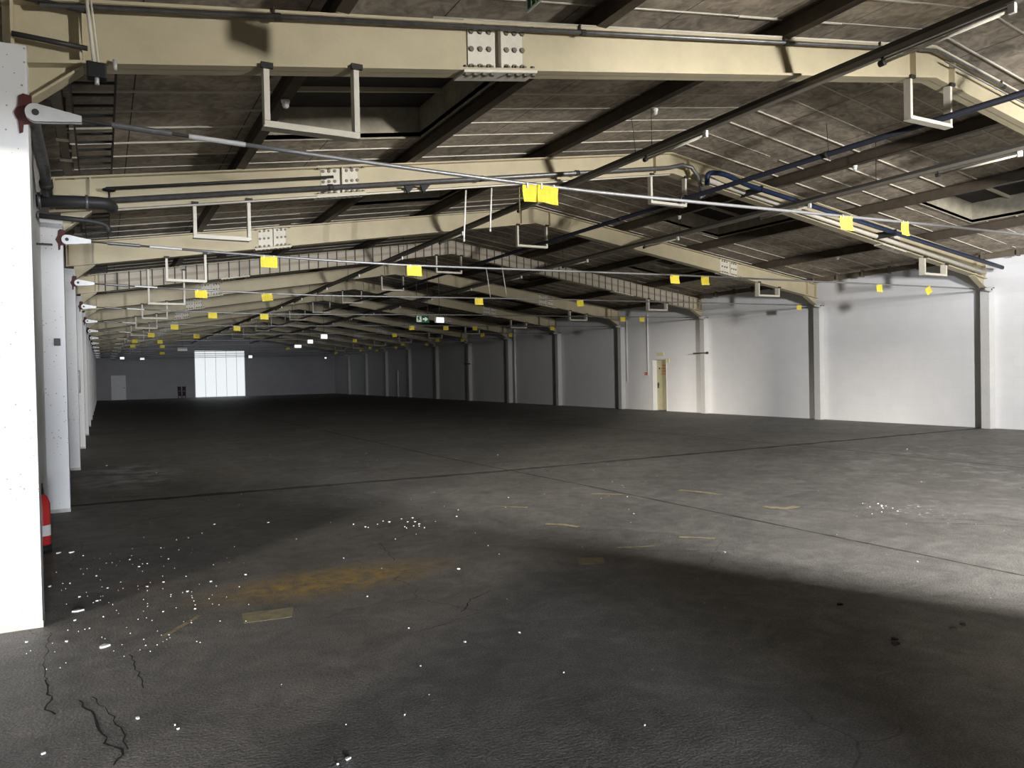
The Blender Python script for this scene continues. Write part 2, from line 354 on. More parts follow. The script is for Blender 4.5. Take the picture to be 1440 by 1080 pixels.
# ------------------------------------------------------------------ roof with skylight wells
SKY = []
for k in range(1, 13):
    if k % 2: SKY += [(1.84, 4.1, wy(k)+1.6, wy(k)+4.25, k, 'left'), (14.5, 16.77, wy(k)+1.3, wy(k)+3.87, k, 'right')]
    else: SKY += [(4.3, 6.55, wy(k)+1.5, wy(k)+4.3, k, 'left'), (12.05, 14.3, wy(k)+1.4, wy(k)+4.0, k, 'right')]
m = MB()
xs = sorted(set([WL-0.3, WR+0.35, XA] + [s[0] for s in SKY] + [s[1] for s in SKY]))
for i in range(len(xs)-1):
    a, b = xs[i], xs[i+1]
    holes = sorted([(s[2], s[3]) for s in SKY if s[0] <= a+1e-6 and s[1] >= b-1e-6]); y = YF-0.2; segs = []
    for h0, h1 in holes: segs.append((y, h0)); y = h1
    segs.append((y, YB+0.3))
    for y0, y1 in segs: m.prism([(a, zr(a)), (b, zr(b)), (b, zr(b)+0.06), (a, zr(a)+0.06)], y0, y1)
ceil = struct('ceiling', m.mesh('ceiling', 'roof'))
rng = random.Random(5); m = MB(); y = YF+0.35
while y < YB-0.2:
    for a, b in ((WL, XA), (XA, WR)):
        cuts = sorted([(sk[0]-0.03, sk[1]+0.03) for sk in SKY if sk[2]-0.06 < y < sk[3]+0.06 and sk[0] >= a and sk[1] <= b])
        x = a; segs = []
        for c0, c1 in cuts: segs.append((x, c0)); x = c1
        segs.append((x, b))
        for p, q in segs:
            while p < q-0.05:
                e = min(q, p+rng.uniform(1.6, 4.8)); f = rng.choice((0.008, 0.012, 0.016, 0.02, 0.02))
                m.prism([(p, zr(p)-f), (e, zr(e)-f), (e, zr(e)+0.001), (p, zr(p)+0.001)], y-0.009, y+0.009); p = e+rng.choice((0.0, 0.0, 0.01, 0.25))
    y += 0.615
o = link('joint_strips', m.mesh('joint_strips', 'cream_light'), ceil); o['kind'] = 'stuff'
for (x0, x1, y0, y1, k, side) in SKY:
    lab = 'covered roof skylight with cream kerb, %s slope, %s bay from the camera' % (side, ORD[k])
    t = thing('skylight', lab, 'skylight', ((x0+x1)/2, (y0+y1)/2, zr((x0+x1)/2)), 0, 'skylight wells in the roof')
    ox, oy, oz = t.location; h = 0.42
    mb = MB(); L = lambda x: x-ox
    q = lambda x, d=0: zr(x)-oz+d
    for (ya, yb) in ((y0-0.03, y0), (y1, y1+0.03)):
        mb.prism([(L(x0)-0.03, q(x0, -0.02)), (L(x1)+0.03, q(x1, -0.02)), (L(x1)+0.03, q(x1, h)), (L(x0)-0.03, q(x0, h))], ya-oy, yb-oy)
    mb.prism([(L(x0)-0.03, q(x0, -0.02)), (L(x0), q(x0, -0.02)), (L(x0), q(x0, h)), (L(x0)-0.03, q(x0, h))], y0-oy, y1-oy)
    mb.prism([(L(x1), q(x1, -0.02)), (L(x1)+0.03, q(x1, -0.02)), (L(x1)+0.03, q(x1, h)), (L(x1), q(x1, h))], y0-oy, y1-oy)
    link('kerb', mb.mesh('kerb', 'kerb'), t)
    mb = MB(); mb.prism([(L(x0)-0.03, q(x0, h)), (L(x1)+0.03, q(x1, h)), (L(x1)+0.03, q(x1, h+0.04)), (L(x0)-0.03, q(x0, h+0.04))], y0-0.03-oy, y1+0.03-oy)
    link('cover', mb.mesh('cover', 'cover'), t)
    mb = MB()
    for f in (0.3, 0.7):
        yy = y0+(y1-y0)*f-oy
        mb.prism([(L(x0), q(x0, h-0.06)), (L(x1), q(x1, h-0.06)), (L(x1), q(x1, h)), (L(x0), q(x0, h))], yy-0.02, yy+0.02)
    link('glazing_bar', mb.mesh('glazing_bar', 'cream'), t)

# ------------------------------------------------------------------ purlins
def ibeam_y(mb, x, z0, h, wd, y0, y1, t=0.012):
    mb.box(x-wd/2, x+wd/2, y0, y1, z0, z0+t); mb.box(x-wd/2, x+wd/2, y0, y1, z0+h-t, z0+h); mb.box(x-t/2, x+t/2, y0, y1, z0+t, z0+h-t)
names = ['nearest the left wall', 'second from the left wall', 'third from the left wall', 'just right of the ridge', 'second from the right wall', 'nearest the right wall']
for x, nm in zip(PURX, names):
    t = thing('roof_purlin', 'long dark brown steel purlin running the length of the roof, '+nm, 'purlin', (x, YF, zt(x)+0.004), 0, 'steel roof purlins')
    mb = MB(); ibeam_y(mb, 0, 0, 0.19, 0.11, 0.02, YB-YF-0.02); link('beam', mb.mesh('purlin_beam', 'purlin'), t)
    cl = MB().box(-0.05, 0.05, -0.1, 0.1, 0.0, 0.02).box(0.055, 0.07, -0.06, 0.06, 0.0, 0.12).mesh('cleat', 'cream')
    for k in range(1, 9):
        link('cleat', cl, t, (0, wy(k)-YF, -0.003))
for x, nm, s in ((-0.30, 'left', 1), (18.98, 'right', -1)):
    t = thing('eaves_purlin', 'brown steel eaves purlin with small clips along the top of the %s wall' % nm, 'purlin', (x, YF, zt(x)+0.004), 0, 'steel roof purlins')
    mb = MB(); ibeam_y(mb, 0, 0, 0.13, 0.09, 0.02, YB-YF-0.02)
    link('beam', mb.mesh('eaves_beam', 'eaves'), t)
    y = 0.5; cm = MB().box(-0.06, 0.06, 0, 0.03, -0.03, 0.17).mesh('clip', 'eaves')
    while y < YB-YF-0.5: link('clip', cm, t, (0, y, 0)); y += 0.83

# ------------------------------------------------------------------ pillars
for k in range(1, NF+1):
    top = 3.79 if k == 1 else 3.64
    where = 'nearest to the camera at the left edge' if k == 1 else '%s along the left wall from the camera' % ORD[k]
    t = thing('concrete_pillar', 'white painted square concrete pillar, '+where, 'pillar', ((XL+WL)/2, fy(k)+0.1, 0), 0, 'white pillars along the left wall')
    mb = MB(); mb.box(-0.12, 0.12, -0.1, 0.1, 0, top)
    link('shaft', mb.mesh('pillar_shaft', 'pillar', bevel=0.008), t)
    link('plinth', MB().box(-0.122, 0.123, -0.104, 0.10, 0.0, 0.045).mesh('plinth', nmat('bare_concrete_%d' % k, (0.42, 0.40, 0.36), 0.9, noise=0.3, scale=12)) , t, label='bare concrete footing band')
for k in range(1, NF+1):
    where = ('%s along the right wall from the camera' % ORD[k])
    t = thing('wall_pilaster', 'slim white wall pilaster, '+where, 'pilaster', (XR+0.11, fy(k)+0.11, 0), 0, 'white pilasters along the right wall')
    link('shaft', MB().box(-0.11, 0.10, -0.11, 0.11, 0.0, 3.44).mesh('pilaster_shaft', 'pillar', bevel=0.006), t)
    link('cap_plate', MB().box(-0.13, 0.11, -0.12, 0.12, 3.441, 3.46).mesh('cap_plate', 'dark'), t)

# ------------------------------------------------------------------ portal frames
def rafter_mesh(s, mat='cream'):
    """web and flanges of one half rafter; s=-1 left, +1 right; origin at (XA, web, 3.45)"""
    e = -0.52 if s < 0 else 19.14
    P = lambda x, z: (x-XA, z-3.45)
    mb = MB(); w_ = 0.006; f = 0.10; tk = 0.022
    mb.prism([P(e, zb(e)), P(XA, zb(XA)), P(XA, zt(XA)), P(e, zt(e))], -w_, w_)
    mb.prism([P(e, zt(e)-tk), P(XA, zt(XA)-tk), P(XA, zt(XA)), P(e, zt(e))], -f, f)
    ea = e
    mb.prism([P(ea, zb(ea)), P(XA, zb(XA)), P(XA, zb(XA)+tk), P(ea, zb(ea)+tk)], -f, f)
    return mb.mesh('rafter', mat)
def stiff_mesh(x):
    mb = MB(); mb.box(x-XA-0.009, x-XA+0.009, -0.085, 0.085, zb(x)-3.45+0.02, zt(x)-3.45-0.02); return mb.mesh('stiffener', 'cream')
def haunch_mesh(s):
    a, b = (-0.40, -0.06) if s < 0 else (19.14, 18.66)
    P = lambda x, z: (x-XA, z-3.45)
    mb = MB(); mb.prism([P(a, 3.46), P(b, zb(b)), P(a, zb(a))], -0.006, 0.006)
    tk = 0.02
    mb.prism([P(a, 3.46), P(b, zb(b)), P(b, zb(b)-tk), P(a, 3.46-tk)], -0.075, 0.075)
    return mb.mesh('haunch', 'cream')
def splice_mesh(x0, x1):
    P = lambda x, z: (x-XA, z-3.45)
    mb = MB()
    for y0, y1 in ((-0.020, -0.006), (0.006, 0.020)):
        mb.prism([P(x0+0.05, zb(x0+0.05)+0.03), P(x1-0.07, zb(x1-0.07)+0.03), P(x1-0.07, zt(x1-0.07)-0.03), P(x0+0.05, zt(x0+0.05)-0.03)], y0, y1)
    mb.prism([P(x0-0.03, zb(x0-0.03)-0.022), P(x1+0.03, zb(x1+0.03)-0.022), P(x1+0.03, zb(x1+0.03)), P(x0-0.03, zb(x0-0.03))], -0.11, 0.11)
    mb.prism([P(x0-0.03, zt(x0-0.03)), P(x1+0.03, zt(x1+0.03)), P(x1+0.03, zt(x1+0.03)+0.004), P(x0-0.03, zt(x0-0.03)+0.004)], -0.11, 0.11)
    xm = (x0+x1)/2 + 0.02
    mb.box(xm-XA-0.007, xm-XA+0.007, -0.08, -0.02, zb(xm)-3.45, zt(xm)-3.45)
    return mb.mesh('splice_plate', 'cream_light')
def hexbolt(axis):
    mb = MB(); r = 0.0235
    pts = [(r*math.cos(PI/3*i), r*math.sin(PI/3*i)) for i in range(6)]
    if axis == 'y': mb.prism(pts, -0.018, 0.0)
    else: mb.prismz(pts, -0.02, 0.0)
    return mb.mesh('bolt', 'bolt')
BOLT_Y, BOLT_Z = hexbolt('y'), hexbolt('z')
def bolt_spots(x0, x1):
    """(kind, x, y, z) of every bolt, frame-local"""
    out = []; xm = (x0+x1)/2 + 0.02
    for g in ([xm-0.27, xm-0.185, xm-0.10], [xm+0.075, xm+0.155, xm+0.235]):
        for x in g:
            lo, hi = zb(x)+0.055, zt(x)-0.06
            for f in (0.0, 0.5, 1.0): out.append(('y', x-XA, -0.020, lo+(hi-lo)*f-3.45))
    for i in range(9):
        x = x0+0.0+(x1-x0)*i/8
        if abs(x-xm) < 0.03: continue
        out.append(('z', x-XA, -0.075, zb(x)-3.45-0.022))
        out.append(('zu', x-XA, -0.075, zb(x)-3.45+0.042))
        if i % 2 == 0: out.append(('zt', x-XA, -0.075, zt(x)-3.45-0.022))
    return out
SPL = [(2.80, 3.46), (15.22, 15.98)]
RM = {s: rafter_mesh(s) for s in (-1, 1)}; HM = {s: haunch_mesh(s) for s in (-1, 1)}
STX = [-0.46, -0.07, 8.93, 9.72, 18.72, 19.08]; SM = [stiff_mesh(x) for x in STX]
SPM = [splice_mesh(*s) for s in SPL]
def merged_bolts(sp):
    mb = MB(); r = 0.02
    for kd, x, y, z in bolt_spots(*sp):
        if kd == 'y': mb.box(x-r, x+r, y-0.016, y, z-r, z+r)
        else: mb.box(x-r, x+r, y-r, y+r, z-0.018, z)
    return mb.mesh('bolts', 'bolt')
BM_ = [merged_bolts(s) for s in SPL]
def nth_frame(k):
    return {1: 'nearest the camera, across the top of the view', 2: 'second from the camera'}.get(k, '%s from the camera' % ORD[k])
for k in range(1, NF+1):
    lab = 'cream steel portal frame rafters, '+nth_frame(k)
    if k == 4: lab = 'cream portal frame with gridded strap cladding, fourth from the camera'
    t = thing('portal_frame', lab, 'roof frame', (XA, wy(k), 3.45), 0, 'steel portal frames')
    for s in (-1, 1):
        link('rafter', RM[s], t); link('haunch', HM[s], t)
    for sm in SM: link('stiffener', sm, t)
    for j, sp in enumerate(SPL):
        p = link('splice_plate', SPM[j], t)
        if k <= 6 and not (k == 1 and j == 1):
            for kd, x, y, z in bolt_spots(*sp): link('bolt', BOLT_Y if kd == 'y' else BOLT_Z, p, (x, y, z))
        else: link('bolts', BM_[j], p)['kind'] = 'stuff'
    if k == 4:                          # cladding plates held by straps
        for s in (-1, 1):
            e = 0.0 if s < 0 else 18.6
            P = lambda x, z: (x-XA, z-3.45)
            link('cladding', MB().prism([P(e, zb(e)+0.03), P(XA, zb(XA)+0.03), P(XA, zt(XA)-0.03), P(e, zt(e)-0.03)], -0.099, -0.085).mesh('cladding', 'cladding'), t)
            h = lambda x, f: zb(x)+(zt(x)-zb(x))*f
            link('mid_band', MB().prism([P(e, h(e, 0.40)), P(XA, h(XA, 0.40)), P(XA, h(XA, 0.58)), P(e, h(e, 0.58))], -0.103, -0.0995).mesh('mid_band', 'cream_mid'), t, label='darker taupe band along the middle')
            n = 36; sm_ = MB().box(-0.014, 0.014, -0.110, -0.1035, -0.01, zt(4)-zb(4)+0.005).mesh('strap', 'dark')
            for i in range(n):
                x = e+(XA-e)*(i+0.5)/n; link('strap', sm_, t, (x-XA, 0, zb(x)-3.45))

# ------------------------------------------------------------------ U-shaped hanging brackets
def bracket(k, x0, x1, zlow, place, deep=0.09, ztop=None):
    t = thing('hanging_bracket', 'cream U-shaped hanging bracket %s, %s frame from the camera' % (place, ORD[k]), 'bracket', ((x0+x1)/2, wy(k)-(0.16 if ztop else 0.06), zlow), 0, 'U-shaped hanging brackets')
    hw = (x1-x0)/2; b = 0.021
    for sx_, xx in ((-1, x0), (1, x1)):
        zz = (ztop or zb(xx))-zlow
        mb = MB(); mb.box(sx_*hw-b, sx_*hw+b, -deep/2, deep/2, b+0.002, zz); link('upright', mb.mesh('upright', 'cream_light'), t)
    mb = MB(); mb.box(-hw-b, hw+b, -deep/2, deep/2, -b, b); mb.box(-hw-b-0.01, hw+b-0.02, -deep/2-0.02, deep/2, -b-0.012, -b)
    link('crossbar', mb.mesh('crossbar', 'cream_light'), t)
    for sx_, xx in ((-1, x0), (1, x1)):
        zz = (ztop or zb(xx))-zlow
        link('clamp', MB().box(sx_*hw-0.045, sx_*hw+0.045, -deep/2-0.03, -deep/2, zz-0.02, zz+0.02).mesh('clamp', 'dark'), t)
for k in range(1, NF):
    if k == 4: bracket(k, 1.07, 1.88, 3.50, 'across the left rafter', ztop=4.36)
    else: bracket(k, 1.14, 1.83, 3.51, 'under the left rafter')
    bracket(k, 8.80, 9.60, 4.64, 'under the ridge')
    bracket(k, 16.65, 17.45, 3.69, 'under the right rafter', 0.14)

# ------------------------------------------------------------------ tie rods
rodz = lambda x: (3.345-0.095*math.sin(min(1, max(0, (x+0.4)/4.6))*PI/2) if x < 4.2 else 3.25+0.075*min(1, (x-4.2)/5.1) + (0.075*(x-9.3)/9.8 if x > 9.3 else 0))
def rod_pts(a, b, n): return [(a+(b-a)*i/n, 0, rodz(a+(b-a)*i/n)-3.4) for i in range(n+1)]
rodm = MB().tube(rod_pts(0.95, 18.2, 34), 0.017, 8).mesh('rod', 'rod', True)
def clevis(s):
    x0 = -0.335 if s < 0 else 19.08; d = 1 if s < 0 else -1
    z0 = rodz(x0)-3.4; mb = MB(); n = 14; pts = []
    for i in range(n+1):
        a = PI*0.42 + (2*PI-2*PI*0.42)*i/n
        pts.append((x0+d*0.058*math.cos(a), z0+0.058*math.sin(a)))
    sl = (rodz(x0+d*0.3)-rodz(x0))/0.3
    pts += [(x0+d*0.26, z0-0.02+sl*0.26), (x0+d*0.26, z0+0.02+sl*0.26)]
    mb.prism(pts, -0.03, -0.012); mb.prism(pts, 0.012, 0.03)
    return mb.mesh('clevis', 'bright', bevel=0.0)
CL = {s: clevis(s) for s in (-1, 1)}
def seg(a, b, r, mat, nm):
    return MB().tube([(a, 0, rodz(a)-3.4), (b, 0, rodz(b)-3.4)], r, 10).mesh(nm, mat, False)
PINS = {s: MB().prism([( (-0.335 if s < 0 else 19.08)+0.021*math.cos(2*PI*i/10), rodz(-0.335 if s < 0 else 19.08)-3.4+0.021*math.sin(2*PI*i/10)) for i in range(10)], -0.036, 0.036).mesh('pin', 'dark') for s in (-1, 1)}
def anchor(s):
    mb = MB(); X = -0.375 if s < 0 else 19.10; z = rodz(X)-3.4
    if s < 0: mb.prism([(X-0.085, z+0.0), (X-0.06, z+0.05), (X-0.055, z+0.11), (X-0.03, z+0.13), (X+0.018, z+0.12), (X+0.018, z-0.06), (X-0.03, z-0.07), (X-0.035, z-0.12), (X-0.055, z-0.13), (X-0.06, z-0.05)], 0.034, 0.0445)
    else: mb.box(X-0.05, X+0.03, 0.034, 0.0445, z-0.06, z+0.04)
    return mb.mesh('anchor_plate', 'red')
AN = {s: anchor(s) for s in (-1, 1)}
parts = [('threaded_end', seg(-0.09, 0.14, 0.011, 'dark', 'threaded_end'), 'dark threaded end'), ('turnbuckle', seg(0.10, 0.47, 0.021, 'pipe', 'turnbuckle'), None),
         ('sleeve', seg(0.47, 0.58, 0.012, 'dark', 'sleeve'), None), ('coupler', seg(0.58, 0.96, 0.0185, 'bright', 'coupler'), 'bright zinc coupler')]
endm = seg(18.15, 18.85, 0.016, 'dark', 'threaded_end')
for k in range(1, NF+1):
    t = thing('tie_rod', 'thin galvanised tie rod stretched between the pillars below the %s frame from the camera' % ORD[k], 'tie rod', (0, fy(k)-0.045, 3.4 if k < 3 else 3.44), 0, 'tie rods across the hall')
    link('rod', rodm, t)
    for s in (-1, 1): link('clevis', CL[s], t); link('pin', PINS[s], t); link('anchor_plate', AN[s], t, label='red primed anchor plate')
    for nm, me, lb in parts: link(nm, me, t, label=lb)
    link('threaded_end', endm, t)

# ------------------------------------------------------------------ yellow paper sheets hung on the tie rods
SH = [(1,3.50,0.23,0.15,3),(1,3.63,0.21,0.155,-5),(1,7.72,0.21,0.155,0),(1,8.80,0.14,0.16,-3),
 (2,2.10,.22,.15,0),(2,4.26,.23,.15,0),(2,9.39,.21,.15,0),(2,10.13,.19,.155,2),(2,15.21,.19,.16,0),(2,16.96,.2,.16,28),
 (3,18.42,.21,.13,0),(3,1.75,.22,.145,0),(3,3.0,.21,.145,7),(3,7.78,.21,.15,0),(3,10.60,.2,.15,5),
 (4,2.56,.21,.145,0),(4,3.85,.21,.14,0),(4,15.63,.2,.15,0),(4,16.44,.2,.15,0),
 (5,2.04,.22,.15,0),(5,3.90,.21,.15,-4),(5,9.91,.21,.15,4),(5,11.26,.2,.15,0),(5,12.45,.19,.15,0),(5,15.87,.2,.15,0),
 (6,1.64,.22,.15,-4),(6,3.19,.21,.15,0),(6,11.04,.2,.15,0),(6,15.21,.2,.15,0),(6,16.66,.19,.15,3),
 (7,1.27,.21,.15,0),(7,2.24,.2,.15,0),(7,10.80,.2,.14,0),(7,15.12,.2,.15,0),(7,16.51,.2,.15,0),
 (8,1.35,.21,.15,0),(8,2.65,.21,.14,0),(8,15.08,.2,.15,0),(8,16.53,.2,.15,0),
 (9,9.74,.22,.13,14),(9,14.77,.19,.15,0),(9,16.46,.19,.15,0),(10,3.28,.28,.15,0),(10,15.71,.2,.15,0),(10,16.84,.2,.15,0),(11,15.36,.22,.14,20)]
def sheet(w_, h_, rot, drop=0.004):
    mb = MB(); nx, nz = 5, 4; gv = []
    for th in (0, 0.0015):
        g = []
        for j in range(nz+1):
            row = []
            for i in range(nx+1):
                x = (i/nx-0.5)*w_; z = -j/nz*h_
                y = 0.008*math.sin(i*1.3+j*0.8) - 0.012*(j/nz)**2 + th
                c, s_ = math.cos(math.radians(rot)), math.sin(math.radians(rot))
                zc = z+h_/2
                row.append(mb.bm.verts.new((x*c-zc*s_, y, x*s_+zc*c-h_/2-drop)))
            g.append(row)
        gv.append(g)
    for j in range(nz):
        for i in range(nx):
            for g in gv: mb.bm.faces.new([g[j][i], g[j][i+1], g[j+1][i+1], g[j+1][i]])
    return mb
cnt = {}
for k in range(1, 14): cnt[k] = sorted([s[1] for s in SH if s[0] == k])
clip = MB().box(-0.006, 0.006, -0.010, -0.002, -0.035, 0.012).mesh('clip', 'bright')
for (k, x, w_, h_, rot) in SH:
    n = cnt[k].index(x)+1; tot = len(cnt[k])
    pos = 'the only one' if tot == 1 else ('leftmost' if n == 1 else ('rightmost' if n == tot else '%s from the left' % ORD[n]))
    extra = ' tilted' if abs(rot) > 10 else ''
    t = thing('paper_sheet', 'yellow%s paper sheet hanging on the %s tie rod from the camera, %s' % (extra, ORD[k], pos), 'paper sheet', (x*(fy(k)-0.07)/wy(k), fy(k)-0.07, rodz(x)-0.006+(0.04 if k > 2 else 0)), 0, 'yellow paper sheets on the tie rods')
    if k == 1 and n == 2: t.location.y -= 0.02
    link('sheet', sheet(w_, h_, rot).mesh('sheet', 'yellow'), t)
    if k <= 3:
        for f in (-0.3, 0.3): link('clip', clip, t, (f*w_, 0.006, 0.0))
t = thing('paper_sheet', 'crumpled yellow and grey sheet turned edge-on, dangling beside the two yellow sheets', 'paper sheet', (3.23, fy(1)-0.05, rodz(3.23)-0.03), 1.12)
mb = MB(); P = [(-0.05, -0.02), (0.07, 0.0), (0.075, -0.13), (0.03, -0.22), (0.06, -0.30), (-0.07, -0.24), (-0.06, -0.10)]
mb.prism(P, -0.001, 0.001); link('sheet', mb.mesh('crumpled_sheet', nmat('dirty_yellow_paper', (0.62, 0.58, 0.20), 0.8, noise=0.75, scale=16, dirt=(0.12, 0.12, 0.10))), t)

# ------------------------------------------------------------------ trunking lines with fluorescent battens
TZ = 4.60
for x, side, spots in ((6.88, 'left', [3.68+3.72*i for i in range(17)]), (11.70, 'right', [-1.2+3.69*i for i in range(1, 19)])):
    t = thing('cable_trunking', 'long dark cable trunking hung along the hall, %s of the ridge' % side, 'cable trunking', (x, YF, TZ+0.02), 0, 'trunking lines below the roof')
    link('channel', MB().box(-0.035, 0.035, 0.1, YB-YF-0.5, 0.035, 0.13).mesh('channel', 'trunk'), t)
    link('lip', MB().box(-0.05, -0.036, 0.1, YB-YF-0.5, 0.03, 0.075).box(-0.035, 0.035, 0.1, YB-YF-0.5, 0.028, 0.0345).mesh('lip', 'trunk_lip'), t)
    hang = MB().tube([(0, 0, 0.13), (0, 0, zr(x)-TZ-0.02)], 0.006, 6).mesh('hanger', 'dark')
    for k in range(0, 13): link('hanger', hang, t, (0, wy(1)-YF+D*(k-0.5), 0))
    n = 0
    for y in spots:
        if y+1.25 > YB-1 or y < YF+0.3: continue
        n += 1
        b = thing('fluorescent_batten', 'slim pale batten light with white end cap under the %s trunking, %s from the camera' % (side, ORD[n] if n < 21 else str(n)), 'batten light', (x-0.02, y, TZ+0.045), 0, 'batten lights on the trunking')
        link('body', MB().tube([(0, 0.03, -0.055), (0, 1.20, -0.055)], 0.017, 8).mesh('body', 'cream_light', True), b)
        link('rail', MB().box(-0.014, 0.014, 0.02, 1.22, -0.028, -0.018).mesh('rail', 'trunk_lip'), b)
        link('end_cap', MB().box(-0.02, 0.02, -0.03, 0.03, -0.085, 0.0).mesh('end_cap', 'white', bevel=0.006), b, label='white end cap')
        link('lamp_holder', MB().tube([(0, 1.19, -0.055), (0, 1.25, -0.055)], 0.032, 10).tube([(0, 1.215, -0.06), (0, 1.215, 0.0)], 0.016, 8).mesh('lamp_holder', 'dark'), b, label='dark round lamp holder')

# ------------------------------------------------------------------ pipes
t = thing('ceiling_pipe', 'thick blue-black pipe running along the hall, lying in the ridge brackets', 'pipe', (9.40, YF, 4.70), 0)
link('run', MB().tube([(0, 0.1, 0), (0, 60, 0)], 0.042, 12).mesh('run', 'navy', True), t)
cm = MB().tube([(0, 0, 0), (0, 0.06, 0)], 0.05, 12).mesh('coupling', 'dark', True)
for k in range(1, 12): link('coupling', cm, t, (0, wy(k)-YF+1.6, 0))

# conduits along the first rafter
t = thing('conduit_pipe', 'grey conduit pipe clipped along the top of the nearest cream rafter', 'pipe', (0, wy(1)-0.125, 3.45))
pz = lambda x: zt(x)-0.065-3.45
link('run', MB().tube([(-0.3, 0, pz(-0.3)), (XA-0.05, 0, pz(XA)), (XA+0.1, 0, pz(XA)-0.01), (18.5, 0, pz(18.5))], 0.02, 10).mesh('run', 'pipe', True), t)
mb = MB()
for x in (1.2, 3.95, 6.6, 8.2, 10.7, 13, 16): mb.tube([(x, 0, pz(x)), (x+0.05, 0, pz(x+0.05))], 0.029, 10); mb.box(x-0.008, x+0.008, 0.0, 0.03, pz(x), pz(x)+0.075)
link('clips', mb.mesh('clips', 'dark'), t)
t = thing('conduit_pipe', 'thin pale conduit lying on the top flange of the nearest rafter', 'pipe', (0, wy(1)-0.09, 3.45))
mb = MB(); mb.tube([(2.5, 0, zt(2.5)+0.013-3.45), (XA, 0, zt(XA)+0.013-3.45), (18.5, 0, zt(18.5)+0.013-3.45)], 0.0125, 8); link('run', mb.mesh('run', 'cream_light', True), t)
mb = MB(); mb.tube([(XA+0.15, -0.02, zt(XA+0.15)-3.45-0.14), (18.4, -0.02, zt(18.4)-3.45-0.14)], 0.012, 8)
o = link('conduit_pipe', mb.mesh('run', 'pipe', True), None, (0, wy(1)-0.105, 3.45)); tag(o, 'thin grey conduit under the larger pipe on the right slope of the nearest rafter', 'pipe')

# sprinkler main on the second frame
sy = wy(2)-0.20
sz = lambda x: zb(x)+0.085
t = thing('sprinkler_pipe', 'dark grey sprinkler pipe along the left rafter of the second frame with a looped end', 'pipe', (0, sy, 3.45))
pts = [(0.1, 0, sz(0.1)-3.45), (9.15, 0, sz(9.15)-3.45), (9.42, -0.02, sz(9.3)-3.40), (9.62, -0.05, sz(9.3)-3.43), (9.72, -0.1, sz(9.3)-3.60), (9.80, -0.15, 4.78-3.45), (9.66, -0.2, 4.72-3.45)]
link('run', MB().tube(pts, 0.036, 12).mesh('run', 'pipe', True), t)
for x in (2.9, 5.3, 7.1): link('coupling', MB().tube([(x, 0, sz(x)-3.45), (x+0.07, 0, sz(x+0.07)-3.45)], 0.048, 12).mesh('coupling', 'dark', True), t)
mb = MB()
for x in (4.05, 4.3): mb.prism([(x, sz(x)-3.45-0.04), (x+0.16, sz(x)-3.45-0.03), (x+0.05, sz(x)-3.45-0.16)], -0.02, 0.02)
link('pipe_clamp', mb.mesh('pipe_clamp', 'black'), t)
mb = MB(); mb.tube([(9.42+0.065*math.cos(a), -0.05, 4.72-3.45+0.065*math.sin(a)) for a in [i*2*PI/12 for i in range(13)]], 0.022, 8)
link('ring', mb.mesh('ring', 'dark', True), t)
t = thing('branch_pipe', 'thin black branch pipe above the sprinkler pipe, ending at the bolted splice', 'pipe', (0, sy, 3.45))
sz2 = lambda x: zb(x)+0.235
link('run', MB().tube([(0.1, 0, sz2(0.1)-3.45), (2.98, 0, sz2(2.98)-3.45)], 0.02, 10).mesh('run', 'dark', True), t)
o = link('white_conduit', MB().tube([(0.1, 0, 0.02), (4, 0, zb(4)-zb(0.1)+0.02), (9.2, 0, zb(9.2)-zb(0.1)+0.02)], 0.014, 8).mesh('white_conduit', 'cream_light', True), None, (0, wy(2)-0.125, zb(0.1)-0.045))
tag(o, 'thin cream conduit along the bottom edge of the second frame left rafter', 'pipe')

# blue pipe on the right slope of frame two
by = 10.42
t = thing('blue_pipe', 'dark blue pipe with pale open end sloping down along the second frame right rafter', 'pipe', (9.75, by, 5.14))
bz = lambda x: -(x-9.75)*0.1385
link('run', MB().tube(fillet([(0.02, 0.10, -0.20), (-0.02, 0.05, 0.02), (0.35, 0.02, 0.03), (0.9, 0, bz(10.65)), (9.15, 0, bz(18.9))], 0.15), 0.047, 12).mesh('run', 'blue', True), t)
link('end_cap', MB().tube([(9.15, 0, bz(18.9)), (9.19, 0, bz(18.9)-0.006)], 0.04, 12).mesh('end_cap', 'white', True), t, label='pale end of the pipe')
mb = MB()
for x in (11.0, 14.9): mb.box(x-9.75-0.012, x-9.75+0.012, -0.06, 0.5, bz(x)-0.06, bz(x)+0.06)
for x in (14.9,): mb.box(x-9.75-0.02, x-9.75+0.02, -0.06, 0.52, bz(x)-0.08, bz(x)-0.05)
link('pipe_clamp', mb.mesh('pipe_clamp', 'dark'), t)
o = link('cream_pipe', MB().tube([(0, 0, 0), (9.0, 0, -9.0*0.152)], 0.05, 12).mesh('cream_pipe', 'cream_light', True), None, (9.9, wy(2)-0.17, zb(9.9)+0.06))
tag(o, 'thick cream duct pipe along the underside of the second frame right rafter', 'pipe')

